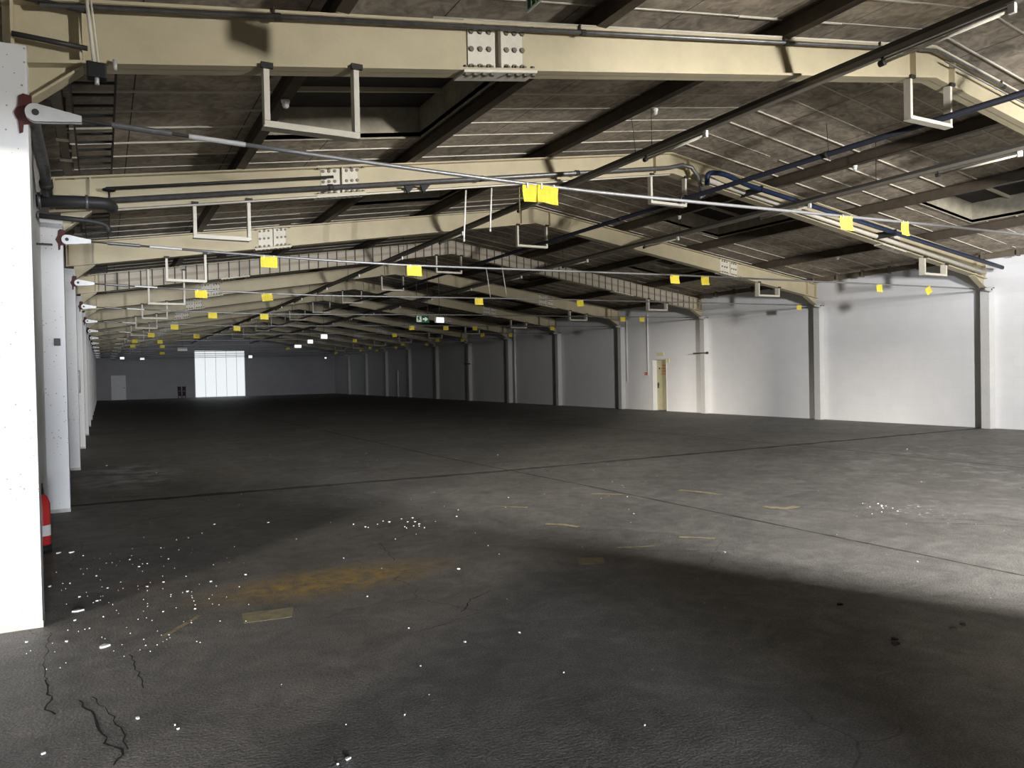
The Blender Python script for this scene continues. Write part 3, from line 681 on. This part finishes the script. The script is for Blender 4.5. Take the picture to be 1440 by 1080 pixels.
# pipes and valve at the left end of frame two
t = thing('valve_pipe', 'thick dark pipe from the left wall with a handwheel valve at its elbow', 'pipe', (WL, 10.35, 3.70))
link('run', MB().tube(fillet([(0.0, 0, 0.0), (0.66, 0, 0.035), (0.76, 0.05, 0.03), (0.78, 0.33, 0.05)], 0.1), 0.072, 14).mesh('run', 'dark', True), t)
link('flange', MB().tube([(0.02, 0, 0), (0.05, 0, 0.002)], 0.1, 14).mesh('flange', 'pipe', True), t); link('flange', MB().tube([(0.5, 0, 0.027), (0.53, 0, 0.028)], 0.088, 14).mesh('flange', 'pipe', True), t)
mb = MB(); mb.tube([(0.75, 0, 0.05), (0.75, 0, 0.19)], 0.012, 8)
wheel = [(0.75+0.065*math.cos(a), 0.065*math.sin(a), 0.195) for a in [i*2*PI/14 for i in range(15)]]
mb.tube(wheel, 0.011, 6); mb.tube([(0.69, 0, 0.195), (0.81, 0, 0.195)], 0.008, 6); mb.tube([(0.75, -0.06, 0.195), (0.75, 0.06, 0.195)], 0.008, 6)
link('handwheel', mb.mesh('handwheel', 'black', True), t)
t = thing('drain_pipe', 'thinner dark pipe with hooked end just below the valve pipe', 'pipe', (WL, 10.30, 3.50))
link('run', MB().tube(fillet([(0.0, 0, 0.02), (0.55, 0, 0.0), (0.72, 0, -0.03), (0.74, 0, -0.12)], 0.08), 0.03, 10).mesh('run', 'dark', True), t)
link('flange', MB().tube([(0.01, 0, 0.02), (0.03, 0, 0.02)], 0.055, 12).mesh('flange', 'pipe', True), t)
t = thing('riser_pipe', 'grey riser pipe leaning up the left wall above the valve pipe', 'pipe', (-0.50, 10.2, 3.76))
link('run', MB().tube([(0, 0, 0), (0, -0.35, 0.2), (-0.02, -2.6, 0.44)], 0.055, 12).mesh('run', 'pipe', True), t)
link('collar', MB().tube([(0, -0.10, 0.06), (0, -0.16, 0.093)], 0.07, 12).mesh('collar', 'dark', True), t)

# cable ladders on the left side of the roof
for k in (1, 2, 3, 4):
    t = thing('cable_ladder', 'dark cable ladder below the roof near the left wall, %s bay from the camera' % ORD[k], 'cable ladder', (-0.02, wy(k)+0.2, 4.20), 0, 'cable ladders by the left wall')
    zz = lambda x: 0.15*(x)
    for xx in (-0.16, 0.19): link('side_rail', MB().box(xx-0.008, xx+0.008, 0, 4.6, -0.03+zz(xx), 0.03+zz(xx)).mesh('side_rail', 'dark'), t)
    rg = MB().prism([(-0.16, zz(-0.16)-0.01), (0.19, zz(0.19)-0.01), (0.19, zz(0.19)+0.01), (-0.16, zz(-0.16)+0.01)], -0.015, 0.015).mesh('rung', 'dark')
    for i in range(15): link('rung', rg, t, (0, 0.15+i*0.31, 0))
    for yy in (0.4, 4.2): link('hanger', MB().tube([(0.19, yy, 0.02), (0.19, yy, zr(0.17)-4.20)], 0.006, 6).mesh('hanger', 'dark'), t)

# ------------------------------------------------------------------ small things at the near left knee
t = thing('clamp_bar', 'pair of short dark bars with bolts clamped across the left end of the nearest rafter', 'bars', (-0.26, wy(1)-0.12, 3.9))
for z, a, b in ((0.195, -0.25, 0.23), (-0.055, -0.2, 0.23)):
    link('bar', MB().tube([(a, 0, z+0.02), (b, 0, z)], 0.018, 10).mesh('bar', 'dark', True), t)
t = thing('junction_box', 'black cable gland box under the left end of the nearest rafter', 'junction box', (0.02, wy(1)-0.12, 3.70))
link('box', MB().box(-0.06, 0.06, -0.05, 0.05, -0.055, 0.05).mesh('box', 'black', bevel=0.012), t)
link('gland', MB().tube([(0.0, -0.03, -0.10), (0.0, -0.03, -0.05)], 0.014, 8).tube([(0.11, -0.02, 0.02), (0.11, -0.02, 0.09)], 0.014, 8).mesh('gland', 'bright', True), t)
link('cable', MB().tube([(-0.015, -0.02, 0.05), (-0.05, -0.02, 0.48)], 0.012, 8).tube([(0.012, -0.02, 0.05), (-0.025, -0.02, 0.48)], 0.007, 8).mesh('cable', 'cream_light', True), t)

# hanging rods
for x, z0, z1, k, lab, lean in ((5.09, 4.47, 3.71, 2, 'thin white rod hanging below the second frame, left and longer of a pair', 0.05), (5.55, 4.55, 3.90, 2, 'thin white rod hanging below the second frame, right and shorter of a pair', 0.04),
                          (10.48, 4.80, 3.91, 4, 'thin grey rod slanting below the fourth frame, left of two', -0.13), (11.03, 4.86, 4.03, 4, 'thin grey rod slanting below the fourth frame, right of two', -0.13)):
    t = thing('hanging_rod', lab, 'rod', (x, wy(k)-0.09 if k == 2 else wy(k)-0.13, z1))
    link('rod', MB().tube([(-lean*0.5, 0, 0), (lean*0.5, 0, z1*0+z0-z1+0.02)], 0.014, 8).mesh('rod', 'white', True), t)
    if k == 4: link('wire', MB().tube([(lean*0.5, 0, z0-z1+0.02), (lean*0.5, 0.04, zb(x)-z1)], 0.004, 6).mesh('wire', 'dark'), t)
    link('tip', MB().tube([(-lean*0.5, 0, -0.03), (-lean*0.5, 0, 0.03)], 0.018, 8).mesh('tip', 'bright', True), t)

# small round detectors / junction lamps under the purlins
for (x, y, z), lab in (((6.78, 8.3, 5.185), 'small off-white round detector under the third left purlin, nearest bay'), ((1.73, 8.0, 4.445), 'small off-white round detector above the nearest left bracket'),
                       ((1.73, 12.9, 4.445), 'small off-white round detector above the second left bracket'), ((11.95, 9.1, 5.18), 'small off-white round detector on the purlin right of the ridge, nearest bay'),
                       ((11.95, 13.8, 5.18), 'small off-white round detector on the purlin right of the ridge, second bay'), ((16.87, 13.4, 4.44), 'small off-white round detector under the right purlin, second bay')):
    t = thing('smoke_detector', lab, 'detector', (x, y, z), 0, 'round detectors under the purlins')
    link('base', MB().tube([(0, 0, -0.02), (0, 0, 0.006)], 0.045, 12).mesh('base', 'white', True), t)
    link('head', MB().tube([(0, 0, -0.075), (0, 0, -0.055), (0, 0, -0.02)], [0.022, 0.036, 0.036], 12).mesh('head', 'white', True), t)
for x, y, z, lab in ((6.9, 9.0, 0, 'thin dark wire hanging from the roof beside the left trunking'), (10.6, 8.6, 0, 'thin dark wire hanging slanted from the roof right of the ridge')):
    o = link('wire', MB().tube([(0, 0, 0), (0.12, 0.05, -0.62)], 0.005, 6).mesh('wire', 'dark', True), None, (x, y, zr(x))); tag(o, lab, 'wire')

# ------------------------------------------------------------------ lamps and exit signs far down the hall
LIT = [((9.35, 22.04, 3.3), 0.27, 0.15, 'lit', 'glowing white emergency light in the middle distance beside the exit sign'), ((8.34, 32.23, 3.3), 0.27, 0.17, 'lit', 'bright lit box, nearest of the three in a row toward the back'),
       ((8.86, 36.84, 3.3), 0.25, 0.17, 'lit', 'bright lit box, middle of the three in a row toward the back'), ((9.56, 42.58, 3.3), 0.38, 0.15, 'lit', 'bright lit box, farthest of the three in a row toward the back'),
       ((4.05, 46.75, 3.3), 0.5, 0.14, 'litdim', 'dim grey lit box left of the bright roller door'), ((1.4, 65.45, 3.32), 0.28, 0.16, 'lit', 'small tilted lit box above the white back door'),
       ((2.85, 67.01, 3.3), 0.3, 0.14, 'lit', 'small lit box between the back door and the roller door'), ((10.58, 64.07, 3.32), 0.28, 0.2, 'lit', 'small lit box just right of the bright roller door'),
       ((17.98, 69.16, 3.3), 0.16, 0.12, 'lit', 'tiny lit box near the far right corner')]
for (x, y, z), w_, h_, mt, lab in LIT:
    t = thing('emergency_light', lab, 'lamp', (x, y, z), 0.25, 'lit boxes toward the back')
    link('housing', MB().box(-w_/2-0.015, w_/2+0.015, 0.0, 0.07, -h_/2-0.012, h_/2+0.012).mesh('housing', 'white'), t)
    link('diffuser', MB().box(-w_/2, w_/2, -0.03, -0.001, -h_/2, h_/2).mesh('diffuser', mt), t)
    kk = zr(x)-z
    link('hanger', MB().tube([(0, 0.03, h_/2+0.012), (0, 0.03, kk)], 0.008, 6).mesh('hanger', 'dark'), t)
t = thing('exit_sign', 'dark green exit sign with pale pictogram and arrow in the middle distance', 'sign', (8.66, 21.75, 3.3), 0.25)
link('board', MB().box(-0.24, 0.24, 0, 0.03, -0.11, 0.11).mesh('board', 'green'), t)
mb = MB(); mb.box(-0.23, -0.05, -0.005, -0.001, -0.09, 0.09)
link('pictogram', mb.mesh('pictogram', 'signwhite'), t)
mb = MB(); mb.prism([(-0.20, -0.07), (-0.17, -0.07), (-0.15, -0.01), (-0.12, -0.05), (-0.09, -0.05), (-0.13, 0.02), (-0.13, 0.05), (-0.19, 0.05), (-0.21, 0.0), (-0.18, 0.01)], -0.009, -0.006); mb.box(-0.16, -0.13, -0.009, -0.006, 0.055, 0.08)
link('running_figure', mb.mesh('running_figure', 'green'), t)
mb = MB(); mb.prism([(0.0, -0.025), (0.08, -0.025), (0.08, -0.075), (0.20, 0.0), (0.08, 0.075), (0.08, 0.025), (0.0, 0.025)], -0.005, -0.001)
link('arrow', mb.mesh('arrow', 'signwhite'), t)
link('hanger', MB().tube([(-0.2, 0.015, 0.11), (-0.2, 0.015, zr(8.66)-3.3)], 0.008, 6).tube([(0.2, 0.015, 0.11), (0.2, 0.015, zr(8.66)-3.3)], 0.008, 6).mesh('hanger', 'dark'), t)
# near exit sign, only its lower corner enters the picture
t = thing('exit_sign', 'green and white exit sign corner hanging at the top edge of the view', 'sign', (2.40, 4.16, 3.855), 0)
link('board', MB().box(-0.006, 0.006, -0.36, 0, 0, 0.18).mesh('board', 'signwhite'), t)
mb = MB(); mb.box(-0.0095, -0.0065, -0.35, -0.19, 0.012, 0.168); mb.box(-0.0095, -0.0065, -0.17, -0.13, 0.012, 0.168); mb.box(-0.0095, -0.0065, -0.11, -0.075, 0.012, 0.10); mb.box(-0.0095, -0.0065, -0.055, -0.02, 0.012, 0.168)
mb.box(0.0065, 0.0095, -0.35, -0.01, 0.012, 0.168)
link('pictogram', mb.mesh('pictogram', 'green'), t)
link('hanger', MB().tube([(0, -0.05, 0.18), (0, -0.05, zr(2.40)-3.855)], 0.004, 6).tube([(0, -0.31, 0.18), (0, -0.31, zr(2.40)-3.855)], 0.004, 6).mesh('hanger', 'dark'), t)

# ------------------------------------------------------------------ right wall: doorway, conduits, call point, stubs
dr = struct('door_1', MB().box(WR+0.20, WR+0.24, DY0+0.03, DY1-0.03, 0.015, DH-0.04).mesh('door_leaf', 'dooryellow'))
link('frame', MB().box(WR-0.012, WR+0.26, DY0+0.001, DY0+0.03, 0, DH).box(WR-0.012, WR+0.26, DY1-0.03, DY1-0.001, 0, DH).box(WR-0.012, WR+0.26, DY0+0.03, DY1-0.03, DH-0.04, DH-0.001).mesh('frame', 'doorwhite'), dr)
mb = MB(); mb.tube([(WR+0.19, DY1-0.12, 1.02), (WR+0.16, DY1-0.12, 1.02)], 0.016, 8); mb.tube([(WR+0.16, DY1-0.12, 1.02), (WR+0.16, DY1-0.24, 1.02)], 0.012, 8); mb.box(WR+0.185, WR+0.199, DY1-0.15, DY1-0.09, 0.88, 1.10)
link('handle', mb.mesh('handle', 'dark', False), dr)
link('bolt_latch', MB().box(WR+0.175, WR+0.199, DY1-0.24, DY1-0.19, 1.63, 1.69).mesh('bolt_latch', 'dark'), dr)
# lettering painted on the door: rows of small red-orange characters
mb = MB(); rng = random.Random(3)
for r, (n, z, h) in enumerate(((4, 1.74, 0.07), (7, 1.63, 0.07), (8, 1.52, 0.07), (6, 1.41, 0.07))):
    wch = 0.048; y0 = 23.62-n*wch/2
    for i in range(n):
        y = y0+i*wch
        mb.box(WR+0.1955, WR+0.1985, y, y+0.012, z, z+h)
        if rng.random() < 0.7: mb.box(WR+0.1955, WR+0.1985, y+0.024, y+0.036, z, z+h)
        zz = z+rng.choice((0, 0.5, 1))*(h-0.012); mb.box(WR+0.1955, WR+0.1985, y+0.012, y+0.026, zz, zz+0.012)
link('lettering', mb.mesh('lettering', 'redtext'), dr, label='red-orange lettering')
o = link('wall_sign', MB().box(0, 0.012, -0.20, 0.20, -0.07, 0.07).mesh('wall_sign', 'paleyellow'), None, (WR-0.0125, 23.57, 2.22)); tag(o, 'pale yellow sign on the right wall above the yellow door', 'sign')
o = link('wall_sign', MB().box(0, 0.012, -0.07, 0.07, -0.09, 0.09).mesh('wall_sign', 'paleyellow'), None, (WR-0.0125, 23.10, 1.96)); tag(o, 'small pale sign at the top right corner of the yellow door', 'sign')
t = thing('call_point', 'small red fire call point left of the yellow door on the right wall', 'call point', (WR-0.02, 24.46, 1.46))
link('box', MB().box(-0.025, 0.0195, -0.05, 0.05, -0.055, 0.055).mesh('box', 'extred', bevel=0.006), t); link('window', MB().box(-0.029, -0.0255, -0.025, 0.025, -0.02, 0.02).mesh('window', 'label'), t)
for y, z0, z1, lab in ((24.30, 1.40, 3.85, 'white vertical conduit on the right wall beside the red call point'), (25.68, 1.13, 3.72, 'white vertical conduit on the right wall between door and far pilaster')):
    t = thing('wall_conduit', lab, 'conduit', (WR-0.03, y, z0))
    link('tube', MB().tube([(0, 0, 0), (0, 0, z1-z0)], 0.026, 10).mesh('tube', 'doorwhite', True), t)
    mb = MB()
    for f in (0.1, 0.5, 0.9): mb.box(-0.012, 0.029, -0.036, 0.036, (z1-z0)*f, (z1-z0)*f+0.02)
    link('clips', mb.mesh('clips', 'doorwhite'), t)
for k in (4, 8):
    t = thing('wall_stub', 'short pale pipe stub sticking out beside the %s pilaster on the right wall' % ORD[k], 'pipe stub', (XR-0.03, fy(k)+0.0, 2.18))
    link('tube', MB().tube([(0, -0.15, 0), (0, 0.55, 0)], 0.025, 8).mesh('tube', 'pipe', True), t); link('end', MB().tube([(0, -0.20, 0), (0, -0.15, 0)], 0.045, 8).mesh('end', 'dark', True), t)
# double downpipe on frame seven and short grey post in the dark bays
o = link('downpipe', MB().tube([(0, 0, 0), (0, 0, 3.9)], 0.05, 10).mesh('downpipe', 'doorwhite', True), None, (WR-0.06, fy(7)-0.45, 0)); tag(o, 'white downpipe beside the seventh pilaster on the dark part of the right wall', 'pipe')
o = link('cable_guard', MB().box(-0.05, 0.05, -0.11, 0.11, 0, 1.95).mesh('cable_guard', 'pillar'), None, (WR-0.055, fy(10)+2.8, 0)); tag(o, 'short grey upright cover on the right wall in the far dark bays', 'cover')

# ------------------------------------------------------------------ left wall items
t = thing('fire_extinguisher', 'red fire extinguisher with white label, standing behind the nearest left pillar', 'fire extinguisher', (-0.53, 8.42, 0))
link('cylinder', MB().tube([(0, 0, 0.07), (0, 0, 0.09), (0, 0, 0.46), (0, 0, 0.52), (0, 0, 0.55)], [0.066, 0.07, 0.07, 0.05, 0.022], 16).mesh('cylinder', 'extred', True), t)
link('base', MB().tube([(0, 0, 0), (0, 0, 0.07)], 0.074, 16).mesh('base', 'black', True), t)
link('label', MB().tube([(0, 0, 0.16), (0, 0, 0.26)], 0.0712, 16, cap=False).mesh('label', 'label', True), t)
link('valve', MB().tube([(0, 0, 0.55), (0, 0, 0.60)], 0.02, 8).box(-0.015, 0.015, -0.09, 0.02, 0.60, 0.62).box(-0.015, 0.015, -0.09, 0.02, 0.635, 0.65).mesh('valve', 'black'), t)
link('hose', MB().tube([(-0.01, -0.03, 0.58), (-0.03, -0.085, 0.5), (-0.03, -0.09, 0.3), (-0.03, -0.08, 0.2)], 0.011, 8).mesh('hose', 'black', True), t)
o = link('switch_box', MB().box(-0.035, 0.035, -0.04, 0.0, -0.045, 0.045).mesh('switch_box', 'dark', bevel=0.005), None, (-0.47, fy(2)-0.001, 2.09)); tag(o, 'small dark switch box on the front of the second left pillar', 'switch box')
t = thing('wall_stub', 'small dark bracket bar on the left wall above the nearest pillar gap', 'bracket', (WL, 10.2, 3.18))
link('bar', MB().box(0, 0.16, -0.015, 0.015, -0.01, 0.01).mesh('bar', 'dark'), t)
t = thing('hose_box', 'grey narrow box with dark pipe below it on the left wall past the third pillar', 'pipe', (-0.47, 16.9, 0))
link('box', MB().box(-0.14, 0.10, -0.1, 0.1, 1.38, 1.82).mesh('box', 'pipe', bevel=0.02), t)
link('pipe', MB().tube([(0.02, 0, 0.75), (0.02, 0, 1.38)], 0.045, 10).mesh('pipe', 'dark', True), t)

# ------------------------------------------------------------------ back wall: white door, translucent sliding door, two stacked chairs
d2 = struct('door_2', MB().box(0.66, 1.74, YB-0.05, YB-0.001, 0.0, 2.03).mesh('door_leaf', emat('back_door_paint', (0.5, 0.52, 0.55), 0.0)))
d2.data.materials[0] = M['doorwhite']
link('handle', MB().tube([(1.64, YB-0.05, 1.0), (1.64, YB-0.10, 1.0)], 0.02, 8).box(1.54, 1.66, YB-0.12, YB-0.09, 0.98, 1.02).mesh('handle', 'dark'), d2)
link('notice', MB().box(1.10, 1.32, YB-0.058, YB-0.051, 1.42, 1.50).mesh('notice', 'signwhite'), d2)
d3 = struct('door_3', MB().box(7.05, 11.25, YB-0.06, YB-0.03, 0.0, 4.07).mesh('door_frame', 'doorwhite'))
px = [7.10, 7.92, 8.80, 9.66, 10.52, 11.20]
for i in range(5): link('panel', MB().box(px[i]+0.015, px[i+1]-0.015, YB-0.085, YB-0.061, 0.04, 4.04).mesh('panel', 'panel'), d3, label='glowing daylit translucent panel')
for x in px[1:-1]: link('seam', MB().box(x-0.012, x+0.012, YB-0.095, YB-0.0855, 0.04, 4.04).mesh('seam', 'pipe'), d3)
for i, x in enumerate((5.82, 6.16)):
    t = thing('folding_chair', 'dark maroon folded chair leaning by the back wall, %s of two' % ('left' if i == 0 else 'right'), 'chair', (x, YB-0.35, 0), 0.1-0.3*i)
    for s in (-1, 1): link('leg', MB().tube([(s*0.11, -0.05, 0), (s*0.12, 0.1, 1.02)], 0.022, 6).mesh('leg', 'maroon'), t)
    link('backrest', MB().box(-0.13, 0.13, 0.06, 0.11, 0.62, 0.98).mesh('backrest', 'maroon', bevel=0.01), t)
    link('seat', MB().box(-0.12, 0.12, -0.02, 0.04, 0.18, 0.58).mesh('seat', 'maroon', bevel=0.01), t)

# ------------------------------------------------------------------ floor joints, cracks, markings, debris
def strip(pts, wd, jit, name, mat, z=0.0012, seed=1):
    rng = random.Random(seed); mb = MB(); P = []
    for (a, b) in zip(pts[:-1], pts[1:]):
        n = max(2, int((Vector(b)-Vector(a)).length/(0.22 if wd > 0.02 else 0.045)))
        for i in range(n): P.append(Vector(a).lerp(Vector(b), i/n))
    P.append(Vector(pts[-1])); L = []; R = []
    for i, p in enumerate(P):
        d = (P[min(i+1, len(P)-1)]-P[max(0, i-1)]).normalized(); nrm = Vector((-d.y, d.x))
        off = nrm*rng.uniform(-jit, jit); ww = wd*rng.uniform(0.45, 1.2)/2
        L.append(mb.bm.verts.new((*(p+off+nrm*ww), z))); R.append(mb.bm.verts.new((*(p+off-nrm*ww), z)))
    for i in range(len(P)-1): mb.bm.faces.new([L[i], L[i+1], R[i+1], R[i]])
    return mb.mesh(name, mat)
fl = bpy.data.objects['floor']
for i, (pts, wd) in enumerate(([((-0.6, 11.35), (5.6, 11.05), (19.2, 11.1)), 0.2], [((5.75, 45), (5.75, 14), (5.95, 9), (6.1, 2.2)), 0.045], [((12.5, 45), (12.5, 18), (12.5, 10), (12.2, 4.0)), 0.05],
                              [((-0.5, 26.0), (19.2, 26.1)), 0.08], [((-0.5, 41.0), (19.2, 41.1)), 0.08])):
    link('expansion_joint', strip(pts, wd, wd*0.12, 'expansion_joint', 'joint', 0.0010+0.0001*i, i), fl)
for i, (pts, wd) in enumerate(([((-0.31, 4.80), (-0.27, 4.48), (-0.29, 4.36), (-0.23, 4.28)), 0.010], [((-0.33, 5.69), (-0.33, 5.2), (-0.31, 4.80)), 0.004], [((-0.14, 4.40), (-0.06, 4.13), (-0.02, 3.82), (0.05, 3.66), (0.0, 3.58)), 0.011],
                              [((-0.08, 4.42), (0.02, 4.05), (0.06, 3.70)), 0.006], [((0.11, 4.98), (0.13, 4.7), (0.16, 4.4)), 0.006], [((2.49, 5.03), (2.27, 4.9), (2.10, 4.68)), 0.008], [((2.2, 4.6), (1.7, 4.45)), 0.004],
                              [((7.6, 4.9), (8.0, 4.4), (8.1, 4.1), (8.6, 3.6)), 0.006], [((7.2, 4.9), (7.8, 4.35), (8.1, 3.7)), 0.007], [((3.0, 7.4), (2.3, 7.0), (2.2, 6.3)), 0.005], [((4.05, 5.6), (4.3, 5.3), (4.9, 5.0)), 0.006])):
    link('crack', strip(pts, wd*1.1, 0.012, 'crack', 'crack', 0.0016, 10+i), fl)
MARK = [([(6.72, 7.86), (6.84, 7.58), (6.90, 7.26)], 0.07, 'V-shaped worn yellow tape mark on the floor, the far one right of centre'), ([(6.70, 6.38), (6.80, 6.14), (7.02, 6.16)], 0.075, 'L-shaped worn yellow tape mark on the floor, nearest the right shadow'),
        ([(4.12, 8.2), (4.42, 7.88)], 0.05, 'short worn yellow tape line on the floor left of centre'), ([(4.10, 6.92), (4.22, 6.78), (4.30, 6.60)], 0.055, 'small worn yellow tape mark in the middle of the lit floor'),
        ([(4.08, 5.62), (4.24, 5.55), (4.40, 5.50)], 0.04, 'pale tape mark at the tip of the dark floor shadow'), ([(4.83, 5.66), (4.95, 5.56), (5.06, 5.42)], 0.045, 'faint crooked tape mark just beyond the dark shadow'),
        ([(5.6, 8.3), (5.9, 8.0)], 0.05, 'faint tape line on the floor beside the long joint'), ([(0.55, 5.55), (0.30, 5.22)], 0.035, 'thin pale yellow line on the floor near the left pillar')]
for i, (pts, wd, lab) in enumerate(MARK):
    o = link('floor_marking', strip(pts, wd*1.5, 0.004, 'floor_marking', 'tape', 0.0022, 40+i)); tag(o, lab, 'floor marking', 'worn tape marks on the floor')
for pts, lab in (([(0.78, 5.22), (1.08, 5.18), (1.14, 5.40), (0.80, 5.45)], 'faded yellow painted patch on the floor below the yellow stain'), ([(3.46, 5.30), (3.66, 5.22), (3.76, 5.40), (3.56, 5.50)], 'faded yellow painted square on the floor left of the dark shadow')):
    o = link('floor_marking', MB().prismz(pts, 0.0003, 0.0009).mesh('floor_marking', 'faded')); tag(o, lab, 'floor marking', 'worn tape marks on the floor')
def chip(rng, s):
    mb = MB(); n = rng.randint(5, 8); sx_ = rng.uniform(0.5, 1.6); pts = []
    for i in range(n):
        a = 2*PI*i/n; r = s*rng.uniform(0.55, 1.1); pts.append((r*sx_*math.cos(a), r*math.sin(a)))
    mb.prismz(pts, 0.0003, 0.004+0.25*s); return mb
FL = [(-0.4, 8.29), (-0.29, 8.25), (-0.4, 6.97), (-0.19, 6.11), (-0.03, 5.21), (-0.23, 5.44), (-0.45, 5.56), (0.39, 6.62), (0.0, 6.67), (0.18, 7.62), (0.27, 6.55), (0.53, 6.23), (0.72, 6.43), (-0.03, 5.87), (-0.2, 5.89), (2.9, 8.05), (2.92, 7.56), (2.23, 4.11), (2.12, 2.74), (1.22, 3.4), (0.87, 3.13), (0.11, 4.02), (0.26, 3.85), (0.27, 3.80), (-0.26, 3.85), (3.03, 16.26), (0.26, 15.48), (0.04, 16.31), (6.78, 13.25), (13.43, 9.18), (9.66, 9.8), (7.48, 5.42), (7.77, 5.49), (5.81, 3.89), (1.66, 11.04), (0.79, 14.48), (0.82, 3.11)]
rng = random.Random(11)
for i in range(14): FL.append((rng.uniform(-0.3, 0.9), rng.uniform(5.6, 8.6)))
for i in range(16): FL.append((2.75+rng.gauss(0, 0.22), 7.85+rng.gauss(0, 0.3)))
for i in range(10): FL.append((7.6+rng.gauss(0, 0.3), 5.5+rng.gauss(0, 0.25)))
for i in range(18): FL.append((rng.uniform(0.5, 6), rng.uniform(3, 9)))
big = {0: 0.026, 1: 0.026, 2: 0.026, 3: 0.026, 4: 0.026, 21: 0.012}
for i, (x, y) in enumerate(FL):
    s = big.get(i, rng.uniform(0.004, 0.010) * (1 + 0.03*y))
    o = link('paint_chip', chip(rng, s).mesh('paint_chip', 'flake'), None, (x, y, 0)); o.rotation_euler = (0, 0, rng.uniform(0, 6.28))
    tag(o, 'small white flake of old paint lying on the dark floor', 'paint flake', 'white paint flakes on the floor')
mb = MB()
for i in range(420):
    x, y = (rng.gauss(0.2, 0.35), rng.uniform(4.9, 8)) if i < 120 else (rng.uniform(0, 14), rng.uniform(3, 18))
    s = rng.uniform(0.0012, 0.0036)*(1+0.05*y); a = rng.uniform(0, 6)
    mb.prismz([(x+s*math.cos(a+q), y+s*math.sin(a+q)) for q in (0, 2.0, 4.1)], 0.0003, 0.004)
o = link('grit', mb.mesh('grit', 'flake')); o['kind'] = 'stuff'; tag(o, 'fine white grit scattered over the floor', 'grit')
for i, (x, y) in enumerate(((4.34, 3.47), (4.50, 2.79), (3.99, 2.81), (4.05, 2.86), (4.62, 2.80))):
    o = link('rubble', chip(rng, 0.02).mesh('rubble', 'black'), None, (x, y, 0)); tag(o, 'dark scrap of rubber lying in the shadow at lower right', 'scrap', 'dark scraps in the floor shadow')
